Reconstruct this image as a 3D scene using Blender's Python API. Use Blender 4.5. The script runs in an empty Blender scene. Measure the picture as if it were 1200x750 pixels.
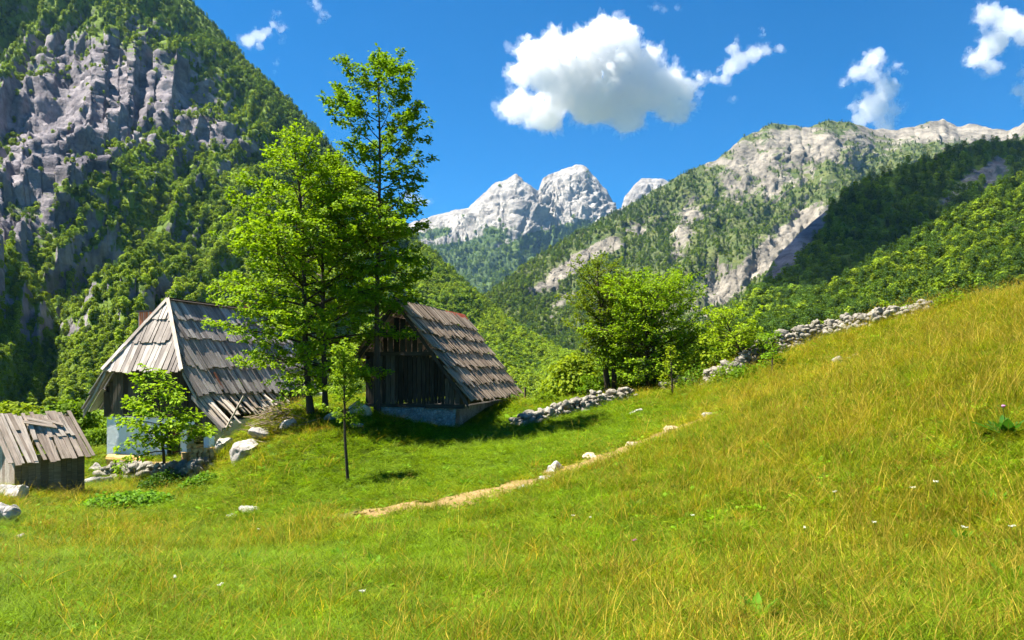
import bpy, bmesh, math, random
import numpy as np
from mathutils import Vector
from mathutils.bvhtree import BVHTree
random.seed(7); RNG = np.random.default_rng(11)
S = bpy.context.scene; COL = S.collection
F, HOR = 900.0, 435.0           # focal length and horizon in photograph pixels (1200 x 750)
SUN_AZ, SUN_EL = math.radians(84), math.radians(61)   # azimuth: degrees to the left of the view axis
SUN = np.array([-math.sin(SUN_AZ)*math.cos(SUN_EL), math.cos(SUN_AZ)*math.cos(SUN_EL), math.sin(SUN_EL)])

def at(px, py, d): return np.array([(px-600)/F*d, d, (HOR-py)/F*d])

# ------------------------------------------------------------------ noise
_perm = np.random.default_rng(3).permutation(256); _perm = np.concatenate([_perm, _perm, _perm])
_g = np.random.default_rng(4).normal(size=(256, 3)); _g /= np.linalg.norm(_g, axis=1)[:, None]
def perlin(P):
    P = np.asarray(P, float); I = np.floor(P).astype(np.int64); f = P-I
    w = f*f*f*(f*(f*6-15)+10); I = I & 255; out = 0
    for dx in (0, 1):
        for dy in (0, 1):
            for dz in (0, 1):
                h = _perm[_perm[_perm[(I[..., 0]+dx) & 255]+((I[..., 1]+dy) & 255)]+((I[..., 2]+dz) & 255)]
                g = _g[h]; k = f-np.array([dx, dy, dz])
                wt = (w[..., 0] if dx else 1-w[..., 0])*(w[..., 1] if dy else 1-w[..., 1])*(w[..., 2] if dz else 1-w[..., 2])
                out = out+wt*(g*k).sum(-1)
    return out*1.5
def fbm(P, o=4, gain=.5):
    P = np.asarray(P, float); a = 1; s = 0; t = 0
    for i in range(o): s = s+a*perlin(P*(2.03**i)+i*17.3); t += a; a *= gain
    return s/t*1.3
def ridged(P, o=4, gain=.5):
    P = np.asarray(P, float); a = 1; s = 0; t = 0
    for i in range(o): s = s+a*(1-np.abs(perlin(P*(2.07**i)+i*9.1))*1.6); t += a; a *= gain
    return s/t
def sstep(a, b, x): t = np.clip((x-a)/(b-a), 0, 1); return t*t*(3-2*t)
def unit(v): v = np.asarray(v, float); return v/(np.linalg.norm(v, axis=-1, keepdims=True)+1e-9)

# ------------------------------------------------------------------ mesh helpers
def npmesh(name, V, faces, smooth=False, attrs=None):
    """faces: list of int arrays (M,3) or (M,4)"""
    me = bpy.data.meshes.new(name); V = np.ascontiguousarray(V, np.float32)
    if not isinstance(faces, list): faces = [faces]
    faces = [np.asarray(f, np.int32) for f in faces if len(f)]
    me.vertices.add(len(V)); me.vertices.foreach_set('co', V.ravel())
    idx = np.concatenate([f.ravel() for f in faces]); tot = np.concatenate([np.full(len(f), f.shape[1], np.int32) for f in faces])
    me.loops.add(len(idx)); me.loops.foreach_set('vertex_index', idx)
    me.polygons.add(len(tot)); st = np.zeros(len(tot), np.int32); st[1:] = np.cumsum(tot)[:-1]
    me.polygons.foreach_set('loop_start', st); me.polygons.foreach_set('loop_total', tot)
    if smooth: me.polygons.foreach_set('use_smooth', np.ones(len(tot), bool))
    me.update(calc_edges=True); addattrs(me, attrs); me.validate(); return me
def addattrs(me, attrs):
    for k, v in (attrs or {}).items():
        v = np.asarray(v)
        if v.ndim == 1 and v.dtype.kind == 'i': a = me.attributes.new(k, 'INT', 'POINT'); a.data.foreach_set('value', v.astype(np.int32))
        elif v.ndim == 1: a = me.attributes.new(k, 'FLOAT', 'POINT'); a.data.foreach_set('value', v.astype(np.float32))
        elif v.shape[1] == 3: a = me.attributes.new(k, 'FLOAT_VECTOR', 'POINT'); a.data.foreach_set('vector', v.astype(np.float32).ravel())
        else: a = me.attributes.new(k, 'FLOAT_COLOR', 'POINT'); a.data.foreach_set('color', v.astype(np.float32).ravel())
def link(name, me, m=None, parent=None, loc=None):
    o = bpy.data.objects.new(name, me); COL.objects.link(o)
    if m is not None:
        for x in (m if isinstance(m, (list, tuple)) else [m]): me.materials.append(x)
    if parent is not None: o.parent = parent
    if loc is not None: o.location = loc
    return o
def tag(o, label=None, cat=None, group=None, kind=None):
    for k, v in (('label', label), ('category', cat), ('group', group), ('kind', kind)):
        if v: o[k] = v
    return o
def empty(name, loc=(0, 0, 0), label=None, cat=None, group=None):
    o = bpy.data.objects.new(name, None); COL.objects.link(o); o.location = loc; o.empty_display_size = .2
    return tag(o, label, cat, group)
def dup(root, loc, rz=0, sc=1, label=None, group=None):
    c = root.copy(); COL.objects.link(c); c.location = loc; c.rotation_euler = (0, 0, rz)
    c.scale = (sc, sc, sc) if np.isscalar(sc) else sc
    if label: c['label'] = label
    if group: c['group'] = group
    for ch in list(root.children):
        k = ch.copy(); COL.objects.link(k); k.parent = c
        for g in list(ch.children): q = g.copy(); COL.objects.link(q); q.parent = k
    return c

class MB:
    """collects boxes / tubes; attribute pc = local coordinates along each piece"""
    def __init__(s): s.V = []; s.F = []; s.P = []; s.n = 0
    def add(s, V, Fs, pc):
        V = np.asarray(V, float); s.V.append(V); s.P.append(np.asarray(pc, float))
        for f in Fs: s.F.append([i+s.n for i in f])
        s.n += len(V)
    def box(s, o, ax, ay, az, jit=0, taper=0):
        o, ax, ay, az = (np.asarray(q, float) for q in (o, ax, ay, az))
        c = [(i, j, k) for k in (0, 1) for j in (0, 1) for i in (0, 1)]
        V = np.array([o+ax*i+ay*j+az*k for i, j, k in c])
        if jit: V = V+RNG.normal(0, jit, V.shape)
        L = np.array([np.linalg.norm(q) for q in (ax, ay, az)]); off = RNG.uniform(0, 50, 3)
        s.add(V, [(0, 2, 3, 1), (4, 5, 7, 6), (0, 1, 5, 4), (2, 6, 7, 3), (0, 4, 6, 2), (1, 3, 7, 5)], np.array(c)*L+off)
    def tube(s, pts, rad, n=8, cap=True):
        pts = np.asarray(pts, float); rad = np.broadcast_to(np.asarray(rad, float), (len(pts),))
        T = unit(np.gradient(pts, axis=0)); V = []; pc = []; L = 0; off = RNG.uniform(0, 50, 3)
        ref = np.array([0, 0, 1.]) if abs(T[0][2]) < .9 else np.array([1., 0, 0])
        for i, p in enumerate(pts):
            if i: L += np.linalg.norm(p-pts[i-1])
            a = unit(np.cross(T[i], ref)); b = np.cross(T[i], a)
            for k in range(n):
                t = 2*math.pi*k/n; V.append(p+rad[i]*(a*math.cos(t)+b*math.sin(t))); pc.append((L+off[0], k*.05+off[1], off[2]))
        Fs = [(i*n+k, i*n+(k+1) % n, (i+1)*n+(k+1) % n, (i+1)*n+k) for i in range(len(pts)-1) for k in range(n)]
        if cap: Fs += [tuple(range(n))[::-1], tuple((len(pts)-1)*n+k for k in range(n))]
        s.add(V, Fs, pc)
    def build(s, name, m, parent=None, smooth=False):
        me = bpy.data.meshes.new(name); V = np.concatenate(s.V); loc = None
        if parent is None: loc = np.array([V[:, 0].mean(), V[:, 1].mean(), V[:, 2].min()]); V = V-loc
        me.from_pydata(V.tolist(), [], s.F); addattrs(me, {'pc': np.concatenate(s.P)})
        if smooth: me.polygons.foreach_set('use_smooth', np.ones(len(me.polygons), bool))
        me.update(); return link(name, me, m, parent, loc)
def rebase(R, base):
    R.location = base
    for ch in R.children: ch.location = -Vector(base)

# ------------------------------------------------------------------ materials
class NT:
    def __init__(s, name):
        s.m = bpy.data.materials.new(name); s.m.use_nodes = True; s.t = s.m.node_tree; s.t.nodes.clear()
        s.out = s.t.nodes.new('ShaderNodeOutputMaterial')
    def n(s, typ, ins=None, **kw):
        nd = s.t.nodes.new(typ)
        for k, v in kw.items(): setattr(nd, k, v)
        for k, v in (ins or {}).items(): s.set(nd.inputs[k], v)
        return nd
    def set(s, sock, v):
        if isinstance(v, bpy.types.NodeSocket): s.t.links.new(v, sock)
        else:
            if hasattr(sock, 'default_value'):
                try: sock.default_value = v
                except Exception: sock.default_value = tuple(v)+(1,)
    def noise(s, co, scale, detail=5, rough=.55, fac=True):
        nd = s.n('ShaderNodeTexNoise', {'Vector': co, 'Scale': scale, 'Detail': detail, 'Roughness': rough}); return nd.outputs[0 if fac else 1]
    def ramp(s, fac, stops, interp='LINEAR'):
        nd = s.n('ShaderNodeValToRGB', {'Fac': fac}); cr = nd.color_ramp; cr.interpolation = interp
        while len(cr.elements) < len(stops): cr.elements.new(.5)
        for e, (p, c) in zip(cr.elements, stops): e.position = p; e.color = (c if len(c) == 4 else tuple(c)+(1,)) if not np.isscalar(c) else (c, c, c, 1)
        return nd.outputs[0]
    def mix(s, f, a, b, mode='MIX'):
        nd = s.n('ShaderNodeMix', data_type='RGBA', blend_type=mode)
        s.set(nd.inputs[0], f); s.set(nd.inputs[6], a); s.set(nd.inputs[7], b); return nd.outputs[2]
    def math(s, op, a, b=0.0, clamp=False):
        nd = s.n('ShaderNodeMath', operation=op, use_clamp=clamp); s.set(nd.inputs[0], a); s.set(nd.inputs[1], b); return nd.outputs[0]
    def mapping(s, co, scale): return s.n('ShaderNodeMapping', {'Vector': co, 'Scale': scale}).outputs[0]
    def attr(s, name, typ='GEOMETRY'): return s.n('ShaderNodeAttribute', attribute_name=name, attribute_type=typ)
    def pos(s): return s.n('ShaderNodeNewGeometry').outputs['Position']
    def obj(s): return s.n('ShaderNodeTexCoord').outputs['Object']
    def island(s): return s.n('ShaderNodeNewGeometry').outputs['Random Per Island']
    def bump(s, h, st=.5, dist=.1): return s.n('ShaderNodeBump', {'Height': h, 'Strength': st, 'Distance': dist}).outputs[0]
    def bsdf(s, col, rough=.85, normal=None, spec=.2, metal=0):
        ins = {'Base Color': col, 'Roughness': rough, 'Specular IOR Level': spec, 'Metallic': metal}
        if normal is not None: ins['Normal'] = normal
        b = s.n('ShaderNodeBsdfPrincipled', ins); s.t.links.new(b.outputs[0], s.out.inputs[0]); return b
    def leaf(s, col, tr=.4, rough=.55, spec=.25):
        b = s.n('ShaderNodeBsdfPrincipled', {'Base Color': col, 'Roughness': rough, 'Specular IOR Level': spec})
        tcol = s.mix(1.0, col, (1.15, 1.1, .45, 1), 'MULTIPLY')
        t = s.n('ShaderNodeBsdfTranslucent', {'Color': tcol})
        x = s.n('ShaderNodeMixShader', {'Fac': tr}); s.t.links.new(b.outputs[0], x.inputs[1]); s.t.links.new(t.outputs[0], x.inputs[2])
        s.t.links.new(x.outputs[0], s.out.inputs[0]); return s.m

def wood(name, c0, c1, c2, streak=1.0, bump=.5):
    t = NT(name); pc = t.attr('pc').outputs['Vector']
    st = t.noise(t.mapping(pc, (1.2, 22, 22)), 1.6, 6, .65); bl = t.noise(pc, 1.3, 4)
    base = t.ramp(t.island(), [(0, c0), (.5, c1), (1, c2)])
    col = t.mix(1.0, base, t.ramp(st, [(.3, .45), (.5, .95), (.72, 1.35)]), 'MULTIPLY')
    col = t.mix(1.0, col, t.ramp(bl, [(.3, (.7, .66, .62)), (.6, (1.05, 1.03, 1))]), 'MULTIPLY')
    t.bsdf(col, .8, t.bump(st, bump, .02)); return t.m
def stone(name, c0, c1, sc=2.5, lichen=.3):
    t = NT(name); p = t.pos(); isl = t.island()
    a = t.noise(p, sc, 8, .65); b = t.noise(p, sc*6, 6, .7); v = t.n('ShaderNodeTexVoronoi', {'Vector': p, 'Scale': sc*1.7}, feature='DISTANCE_TO_EDGE').outputs[0]
    col = t.mix(t.ramp(a, [(.35, 0), (.65, 1)]), c0, c1)
    col = t.mix(1.0, col, t.ramp(b, [(.3, .55), (.55, 1), (.75, 1.15)]), 'MULTIPLY')
    col = t.mix(1.0, col, t.ramp(isl, [(0, (.72, .7, .66)), (1, (1.1, 1.08, 1.05))]), 'MULTIPLY')
    li = t.ramp(t.noise(p, sc*2.4, 5, .6), [(.55, 0), (.66, 1)])
    col = t.mix(t.math('MULTIPLY', li, lichen), col, (.16, .15, .08, 1))
    h = t.math('ADD', b, t.math('MULTIPLY', t.ramp(v, [(0, 0), (.06, 1)]), .35))
    t.bsdf(col, .9, t.bump(h, .7, .05)); return t.m
M = {}
M['roof_wood'] = wood('weathered_grey_roof_boards', (.19, .165, .155), (.33, .295, .275), (.49, .45, .425))
M['barn_roof_wood'] = wood('weathered_brown_shingle_boards', (.17, .125, .09), (.27, .205, .15), (.40, .32, .25))
M['pale_wood'] = wood('pale_split_boards', (.36, .29, .23), (.50, .43, .36), (.62, .56, .49))
M['shed_wood'] = wood('silver_shed_boards', (.28, .22, .18), (.44, .36, .30), (.55, .48, .42))
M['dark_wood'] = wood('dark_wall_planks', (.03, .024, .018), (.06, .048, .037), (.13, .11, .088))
M['mid_wood'] = wood('brown_wall_planks', (.13, .10, .06), (.19, .15, .09), (.25, .20, .13))
M['log_wood'] = wood('fresh_yellow_log', (.52, .30, .09), (.60, .36, .12), (.66, .42, .16), bump=.2)
M['cut_wood'] = wood('cut_firewood', (.40, .25, .11), (.52, .34, .15), (.60, .42, .2), bump=.2)
M['red_wood'] = wood('red_brown_door', (.12, .03, .02), (.14, .04, .025), (.16, .045, .03), bump=.2)
M['red_board'] = wood('rusty_red_board', (.25, .09, .05), (.28, .11, .06), (.3, .12, .07), bump=.3)
M['brush'] = wood('dry_brushwood', (.16, .11, .08), (.26, .19, .14), (.38, .30, .23))
M['bark'] = wood('grey_brown_bark', (.05, .038, .028), (.065, .05, .038), (.08, .062, .048), bump=.9)
M['stone'] = stone('limestone_rubble', (.17, .155, .13), (.38, .355, .31), 3.0, .4)
M['rock'] = stone('grey_limestone_outcrop', (.24, .22, .205), (.48, .46, .44), 2.2, .4)
M['warm_rock'] = stone('ochre_path_stone', (.46, .34, .20), (.66, .55, .42), 4, .1)
def plaster(name, c, dirt):
    t = NT(name); p = t.pos(); a = t.noise(p, 1.6, 6, .6); b = t.noise(p, 14, 5, .6)
    col = t.mix(t.ramp(a, [(.5, 0), (.75, .7)]), c, dirt); t.bsdf(col, .9, t.bump(t.math('ADD', a, b), .4, .03)); return t.m
M['plaster'] = plaster('white_lime_plaster', (.78, .79, .80, 1), (.55, .52, .46, 1))
M['yellow_plaster'] = plaster('ochre_yellow_plaster', (.55, .44, .07, 1), (.45, .38, .16, 1))
M['blue_paint'] = plaster('pale_blue_paint', (.45, .55, .75, 1), (.5, .55, .62, 1))
t = NT('limewashed_rubble'); p = t.pos(); v = t.n('ShaderNodeTexVoronoi', {'Vector': p, 'Scale': 8.0}, feature='DISTANCE_TO_EDGE').outputs[0]
a = t.noise(p, 3, 7, .65); col = t.mix(t.ramp(a, [(.35, 0), (.7, 1)]), (.46, .46, .45, 1), (.24, .24, .23, 1)); col = t.mix(t.ramp(v, [(0, .55), (.05, 0)]), col, (.2, .19, .17, 1))
t.bsdf(col, .95, t.bump(t.math('ADD', t.ramp(v, [(0, 0), (.15, 1)]), a), .9, .06)); M['foundation'] = t.m
t = NT('red_brick'); br = t.n('ShaderNodeTexBrick', {'Vector': t.obj(), 'Color1': (.50, .17, .08, 1), 'Color2': (.42, .13, .06, 1), 'Mortar': (.4, .36, .32, 1), 'Scale': 4.0, 'Mortar Size': .02})
t.bsdf(br.outputs[0], .9); M['brick'] = t.m
t = NT('rusty_sheet'); a = t.noise(t.pos(), 6, 6, .6); t.bsdf(t.ramp(a, [(.3, (.55, .10, .03)), (.7, (.42, .08, .03))]), .6); M['rust'] = t.m
t = NT('dark_iron'); t.bsdf((.05, .05, .05, 1), .6); M['iron'] = t.m

def leafmat(name, mode, tr=.4, vary=.35):
    t = NT(name)
    c = t.attr('col', 'INSTANCER').outputs['Color'] if mode == 'INST' else t.n('ShaderNodeObjectInfo').outputs['Color']
    r = t.island(); lo = 1-vary; hi = 1+vary
    c = t.mix(1.0, c, t.ramp(r, [(0, (lo, lo, lo*.9)), (.6, (1, 1, 1)), (1, (hi*1.12, hi, hi*.9))]), 'MULTIPLY')
    return t.leaf(c, tr, .65, .1)
M['leaf'] = leafmat('tree_leaves', 'OBJ', .42)
M['needle'] = leafmat('conifer_needles', 'OBJ', .15)
M['forest_leaf'] = leafmat('forest_leaves', 'INST', .3)
M['grass'] = leafmat('grass_blades', 'INST', .42, .4)
t = NT('flower_petals'); t.leaf(t.n('ShaderNodeObjectInfo').outputs['Color'], .3, .7); M['petal'] = t.m

# ------------------------------------------------------------------ meadow height field
CP = [(0, 750, 5.4), (300, 750, 5.25), (600, 750, 5.05), (900, 750, 4.8), (1200, 750, 4.45),
      (0, 660, 9.5), (250, 655, 12), (450, 650, 10), (600, 650, 9.2), (900, 640, 8.3), (1200, 620, 7.2),
      (0, 605, 16.5), (100, 603, 19.5), (290, 612, 17), (430, 602, 15), (600, 576, 15), (740, 530, 17.5), (900, 540, 12.8), (1050, 520, 11.8), (1200, 500, 9.8),
      (85, 580, 22.5), (40, 575, 21), (150, 573, 24.5), (192, 562, 25.5), (240, 565, 24.5), (285, 548, 22.5), (270, 510, 26), (408, 567, 19), (500, 527, 24), (560, 512, 26), (640, 520, 22), (830, 488, 22), (900, 460, 23), (1000, 430, 21), (1100, 420, 18), (1200, 420, 14.5),
      (370, 488, 26.5), (440, 481, 27), (320, 484, 27), (345, 520, 23), (440, 520, 23), (455, 502, 28), (560, 505, 27.4), (615, 471, 36), (650, 492, 28), (740, 470, 30), (800, 456, 32), (850, 446, 31), (890, 430, 30), (1000, 388, 30), (1090, 364, 30.5), (1145, 353, 30.5), (1200, 344, 30), (1300, 325, 28),
      (120, 545, 29.2), (190, 546, 28.6), (250, 547, 27.6), (95, 528, 32.5)]
CW = [tuple(at(*c)) for c in CP]+[(0, 0, -1.62), (-6, 0, -1.95), (6, 0, -.95), (-5, -8, -1.7), (6, -8, -.8), (0, -8, -1.4), (-13, 10, -2.6), (12, 8, -.1), (20, 14, 1.3),
      (-14, 40, -3.2), (-18, 34, -3.8), (-10.5, 37, -1.7), (-8, 33, -1.2), (-7, 40, -2.4), (-2, 46, -3.2), (4, 42, -2.6), (9, 44, -1.6), (14, 43, 0.2), (20, 43, 1.2), (28, 40, 3), (34, 25, 5), (30, 8, 3.2), (10, 55, -6), (-5, 58, -8), (-22, 55, -9), (-34, 45, -8), (-30, 28, -5.2), (-38, 12, -4.2), (-22, 15, -3.2), (24, 56, -2), (40, 55, 1), (-20, 24, -3.9), (-24, -8, -2.5), (28, -8, 2)]
CW = np.array(CW)
def _tps(r2): return .5*r2*np.log(r2+1e-9)
_n = len(CW); _A = np.zeros((_n+3, _n+3)); _d2 = ((CW[:, None, :2]-CW[None, :, :2])**2).sum(-1)
_A[:_n, :_n] = _tps(_d2)+np.eye(_n)*1.5; _A[:_n, _n] = 1; _A[:_n, _n+1:] = CW[:, :2]; _A[_n, :_n] = 1; _A[_n+1:, :_n] = CW[:, :2].T
_W = np.linalg.solve(_A, np.concatenate([CW[:, 2], np.zeros(3)]))
def H(x, y):
    x = np.asarray(x, float); y = np.asarray(y, float); sh = x.shape; x = x.ravel(); y = y.ravel(); z = np.empty_like(x)
    for i in range(0, len(x), 20000):
        a, b = np.clip(x[i:i+20000], -45, 45), np.clip(y[i:i+20000], -12, 62)
        d2 = (a[:, None]-CW[None, :, 0])**2+(b[:, None]-CW[None, :, 1])**2
        z[i:i+20000] = _tps(d2)@_W[:_n]+_W[_n]+a*_W[_n+1]+b*_W[_n+2]
    P = np.stack([x*.55, y*.55, np.zeros_like(x)], -1); nz = fbm(P, 3)*.06+fbm(P*.33+7, 2)*.10
    z = z+nz*sstep(2, 8, np.hypot(x, y))
    out = np.maximum(np.maximum(np.abs(x)-40, 0), np.maximum(y-56, 0)+np.maximum(-8-y, 0))
    far = np.clip(-8-.16*np.maximum(y-50, 0), -46, 0)+np.clip(np.maximum(x-30, 0)*.02, 0, 6)
    w = sstep(0, 45, out); return ((1-w)*z+w*far).reshape(sh)
def h1(x, y): return float(H(np.array([x]), np.array([y]))[0])
_DD = np.concatenate([np.linspace(3, 60, 900)])
def ground_px(px, py):
    x = (px-600)/F*_DD; z = (HOR-py)/F*_DD; g = H(x, _DD); i = np.argmax(g >= z)
    if g[i] < z[i]: i = int(np.argmin(z-g))
    return np.array([x[i], _DD[i], g[i]])
def to_px(x, y, z): return 600+F*x/y, HOR-F*z/y

ax = np.concatenate([-45-np.geomspace(1, 9000, 34)[::-1], np.arange(-45, 45.01, .3), 45+np.geomspace(1, 9000, 34)])
ay = np.concatenate([-10-np.geomspace(1, 3000, 18)[::-1], np.arange(-10, 62.01, .3), 62+np.geomspace(1, 9000, 40)])
GX, GY = np.meshgrid(ax, ay); GZ = H(GX, GY)
def gridfaces(nr, nc):
    i = np.arange(nr-1)[:, None]*nc+np.arange(nc-1)[None]; return np.stack([i, i+1, i+nc+1, i+nc], -1).reshape(-1, 4)
# how dry / how tall the sward is, by place on the meadow
PATH_PX = [(415, 602), (460, 598), (520, 590), (580, 578), (620, 566), (655, 553), (700, 541), (742, 524), (790, 506), (830, 490), (870, 474), (905, 460), (950, 447)]
PATH = np.array([ground_px(*p) for p in PATH_PX])
def path_dist(x, y):
    best = np.full(np.shape(x), 1e9)
    for a, b in zip(PATH[:-1], PATH[1:]):
        d = b[:2]-a[:2]; L = d@d; tt = np.clip(((x-a[0])*d[0]+(y-a[1])*d[1])/L, 0, 1)
        best = np.minimum(best, np.hypot(x-a[0]-tt*d[0], y-a[1]-tt*d[1]))
    return best
def blob(x, y, cx, cy, rx, ry): return np.exp(-(((x-cx)/rx)**2+((y-cy)/ry)**2))
def sward(x, y):
    """returns dryness 0..1, height factor"""
    n = fbm(np.stack([x*.35, y*.35, x*0], -1), 3); n2 = fbm(np.stack([x*1.3+9, y*1.3, x*0], -1), 3)
    right = sstep(-3.0, 5.0, x-.17*(y-5))
    dry = .20+.30*right+.32*n+.30*n2
    fresh = blob(x, y, 0.5, 22, 3.2, 5.0)+blob(x, y, -2.5, 22.5, 2.5, 4)+.7*blob(x, y, 3, 27, 3, 4)
    dry = dry-.16*sstep(12, 6, y)+.03*sstep(2, 9, x)*sstep(9, 15, y); dry = dry-.55*np.clip(fresh, 0, 1)+.45*blob(x, y, -5.2, 25.3, 2.2, 1.8)+.4*blob(x, y, -8.5, 25, 1.4, 2.2)+.3*blob(x, y, -12.5, 21.5, 2, 3)
    dry = dry+.45*np.exp(-(path_dist(x, y)/.9)**2)
    n3 = fbm(np.stack([x*.9+31, y*.9, x*0], -1), 3); hgt = .50+.30*right+.25*n+.62*n3-.25*np.clip(fresh, 0, 1)
    return np.clip(dry, 0, 1), np.clip(hgt, .22, 1.5)
GD, _ = sward(GX.ravel(), GY.ravel())
t = NT('meadow_soil_and_sward'); d = t.attr('dry').outputs['Fac']; p = t.pos()
a = t.noise(p, 1.1, 8, .6); b = t.noise(p, 9, 6, .7)
col = t.mix(t.math('ADD', d, t.math('MULTIPLY', t.math('SUBTRACT', a, .5), .8), True), (.06, .10, .008, 1), (.15, .12, .02, 1))
col = t.mix(1.0, col, t.ramp(b, [(.3, .5), (.6, 1.1)]), 'MULTIPLY'); t.bsdf(col, .95, t.bump(b, .8, .08)); M['meadow'] = t.m
gm = npmesh('meadow', np.stack([GX, GY, GZ], -1).reshape(-1, 3), gridfaces(len(ay), len(ax)), True, {'dry': GD})
tag(link('ground', gm, M['meadow']), kind='structure')

# path: a strip of bare earth on the meadow
def path_strip():
    n = 160; s = np.linspace(0, 1, n); k = np.linspace(0, 1, len(PATH)); c = np.stack([np.interp(s, k, PATH[:, i]) for i in (0, 1)], -1)
    for _ in range(6): c[1:-1] = (c[:-2]+c[1:-1]*2+c[2:])/4
    T = unit(np.gradient(c, axis=0)); N = np.stack([-T[:, 1], T[:, 0]], -1); m = 7; V = []
    w = 1.35*(.36+.42*np.array([fbm(np.array([[q*14, 3.3, 0]]), 3)[0] for q in s]))*np.clip(np.minimum(s/.08, (1-s)/.15), 0.15, 1)*(1.35-.45*s)
    for j in range(m):
        f = (j/(m-1)-.5)*2; jit = .26*perlin(np.stack([s*60, np.full(n, j*3.7), s*0], -1))
        q = c+N*(f*w+jit)[:, None]; z = H(q[:, 0], q[:, 1])+(.012+.03*(1-f*f)); V.append(np.stack([q[:, 0], q[:, 1], z], -1))
    return npmesh('path', np.concatenate(V), gridfaces(m, n)[:, ::-1], True)
t = NT('dry_earth'); p = t.pos(); a = t.noise(p, 3, 7, .65); b = t.noise(p, 22, 5, .7)
col = t.mix(t.ramp(a, [(.3, 0), (.7, 1)]), (.19, .12, .045, 1), (.34, .23, .095, 1)); col = t.mix(1.0, col, t.ramp(b, [(.3, .65), (.6, 1.1)]), 'MULTIPLY'); t.bsdf(col, .95, t.bump(b, .8, .05)); M['earth'] = t.m
tag(link('path', path_strip(), M['earth']), kind='structure')

# ------------------------------------------------------------------ scatter (stuff only)
def scatter_group(coll):
    ng = bpy.data.node_groups.new('scatter', 'GeometryNodeTree')
    ng.interface.new_socket('Geometry', in_out='INPUT', socket_type='NodeSocketGeometry'); ng.interface.new_socket('Geometry', in_out='OUTPUT', socket_type='NodeSocketGeometry')
    N = ng.nodes; gi = N.new('NodeGroupInput'); go = N.new('NodeGroupOutput'); ip = N.new('GeometryNodeInstanceOnPoints'); ci = N.new('GeometryNodeCollectionInfo')
    ci.inputs['Collection'].default_value = coll; ci.inputs['Separate Children'].default_value = True; ci.inputs['Reset Children'].default_value = True
    L = ng.links; L.new(gi.outputs[0], ip.inputs['Points']); L.new(ci.outputs[0], ip.inputs['Instance']); ip.inputs['Pick Instance'].default_value = True
    for nm, typ, sock in (('vid', 'INT', 'Instance Index'), ('rot', 'FLOAT_VECTOR', 'Rotation'), ('scl', 'FLOAT_VECTOR', 'Scale')):
        a = N.new('GeometryNodeInputNamedAttribute'); a.data_type = typ; a.inputs['Name'].default_value = nm
        L.new([o for o in a.outputs if o.enabled and o.name == 'Attribute'][0], ip.inputs[sock])
    L.new(ip.outputs[0], go.inputs[0]); return ng
def variants(name, meshes, m):
    c = bpy.data.collections.new(name)
    for i, me in enumerate(meshes):
        me.materials.append(m) if len(me.materials) == 0 else None
        o = bpy.data.objects.new(f'{name}_{i:02d}', me); c.objects.link(o)
    return scatter_group(c)
def scatter(name, P, vid, rot, scl, col, ng):
    me = bpy.data.meshes.new(name); me.vertices.add(len(P)); me.vertices.foreach_set('co', np.asarray(P, np.float32).ravel())
    addattrs(me, {'vid': np.asarray(vid, np.int32), 'rot': rot, 'scl': scl, 'col': np.concatenate([col, np.ones((len(P), 1))], 1)}); me.update()
    o = link(name, me); md = o.modifiers.new('scatter', 'NODES'); md.node_group = ng; return tag(o, kind='stuff')

# grass tufts
def blades(rng, n, hgt, spread, wid, lean, head=0):
    V = []; Q = []; T = []; c = 0
    for i in range(n):
        r = spread*math.sqrt(rng.random()); a = rng.uniform(0, 6.28); b = np.array([r*math.cos(a), r*math.sin(a), -.03])
        h = hgt*rng.uniform(.55, 1.15); az = rng.uniform(0, 6.28); ln = lean*rng.uniform(.2, 1.3); dr = np.array([math.cos(az), math.sin(az), 0])
        fa = rng.uniform(0, 6.28); sd = np.array([math.cos(fa), math.sin(fa), 0]); w = wid*rng.uniform(.7, 1.3)
        for k, f in enumerate((0, .4, .75)):
            p = b+dr*ln*h*f*f+np.array([0, 0, h*f*(1-.25*ln*f)]); ww = w*(1, .85, .5)[k]
            V += [p-sd*ww, p+sd*ww]
        p = b+dr*ln*h+np.array([0, 0, h*(1-.25*ln)]); V.append(p)
        Q += [(c, c+1, c+3, c+2), (c+2, c+3, c+5, c+4)]; T.append((c+4, c+5, c+6)); c += 7
        if head:
            t2 = unit(p-V[-3]); hw = .0022*head; L = .11*head
            V += [p-sd*.002, p+t2*L*.4-sd*hw, p+t2*L, p+t2*L*.4+sd*hw]; Q.append((c, c+1, c+2, c+3)); c += 4
    return npmesh('tuft', np.array(V), [np.array(Q), np.array(T)])
def herb(rng, n, size):
    V = []; Q = []; c = 0
    for i in range(n):
        a = rng.uniform(0, 6.28); e = rng.uniform(.15, 1.1); L = size*rng.uniform(.5, 1.2); d = np.array([math.cos(a)*math.cos(e), math.sin(a)*math.cos(e), math.sin(e)])
        sd = np.array([-math.sin(a), math.cos(a), 0]); b = np.array([rng.normal(0, .03), rng.normal(0, .03), rng.uniform(0, .12)]); w = L*.22
        V += [b, b+d*L*.5+sd*w, b+d*L*.9-np.array([0, 0, L*.2]), b+d*L*.5-sd*w]; Q.append((c, c+1, c+2, c+3)); c += 4
    return npmesh('herb', np.array(V), np.array(Q))
rng = np.random.default_rng(21)
tufts = [blades(rng, 36, .25, .13, .0030, .9) for _ in range(4)]+[blades(rng, 26, .20, .12, .0042, 1.15) for _ in range(2)]+[blades(rng, 6, .58, .10, .0026, .35, 1.0) for _ in range(3)]+[herb(rng, 10, .12) for _ in range(2)]+[herb(rng, 16, .24) for _ in range(2)]
NG_GRASS = variants('grass_tuft', tufts, M['grass'])
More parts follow.
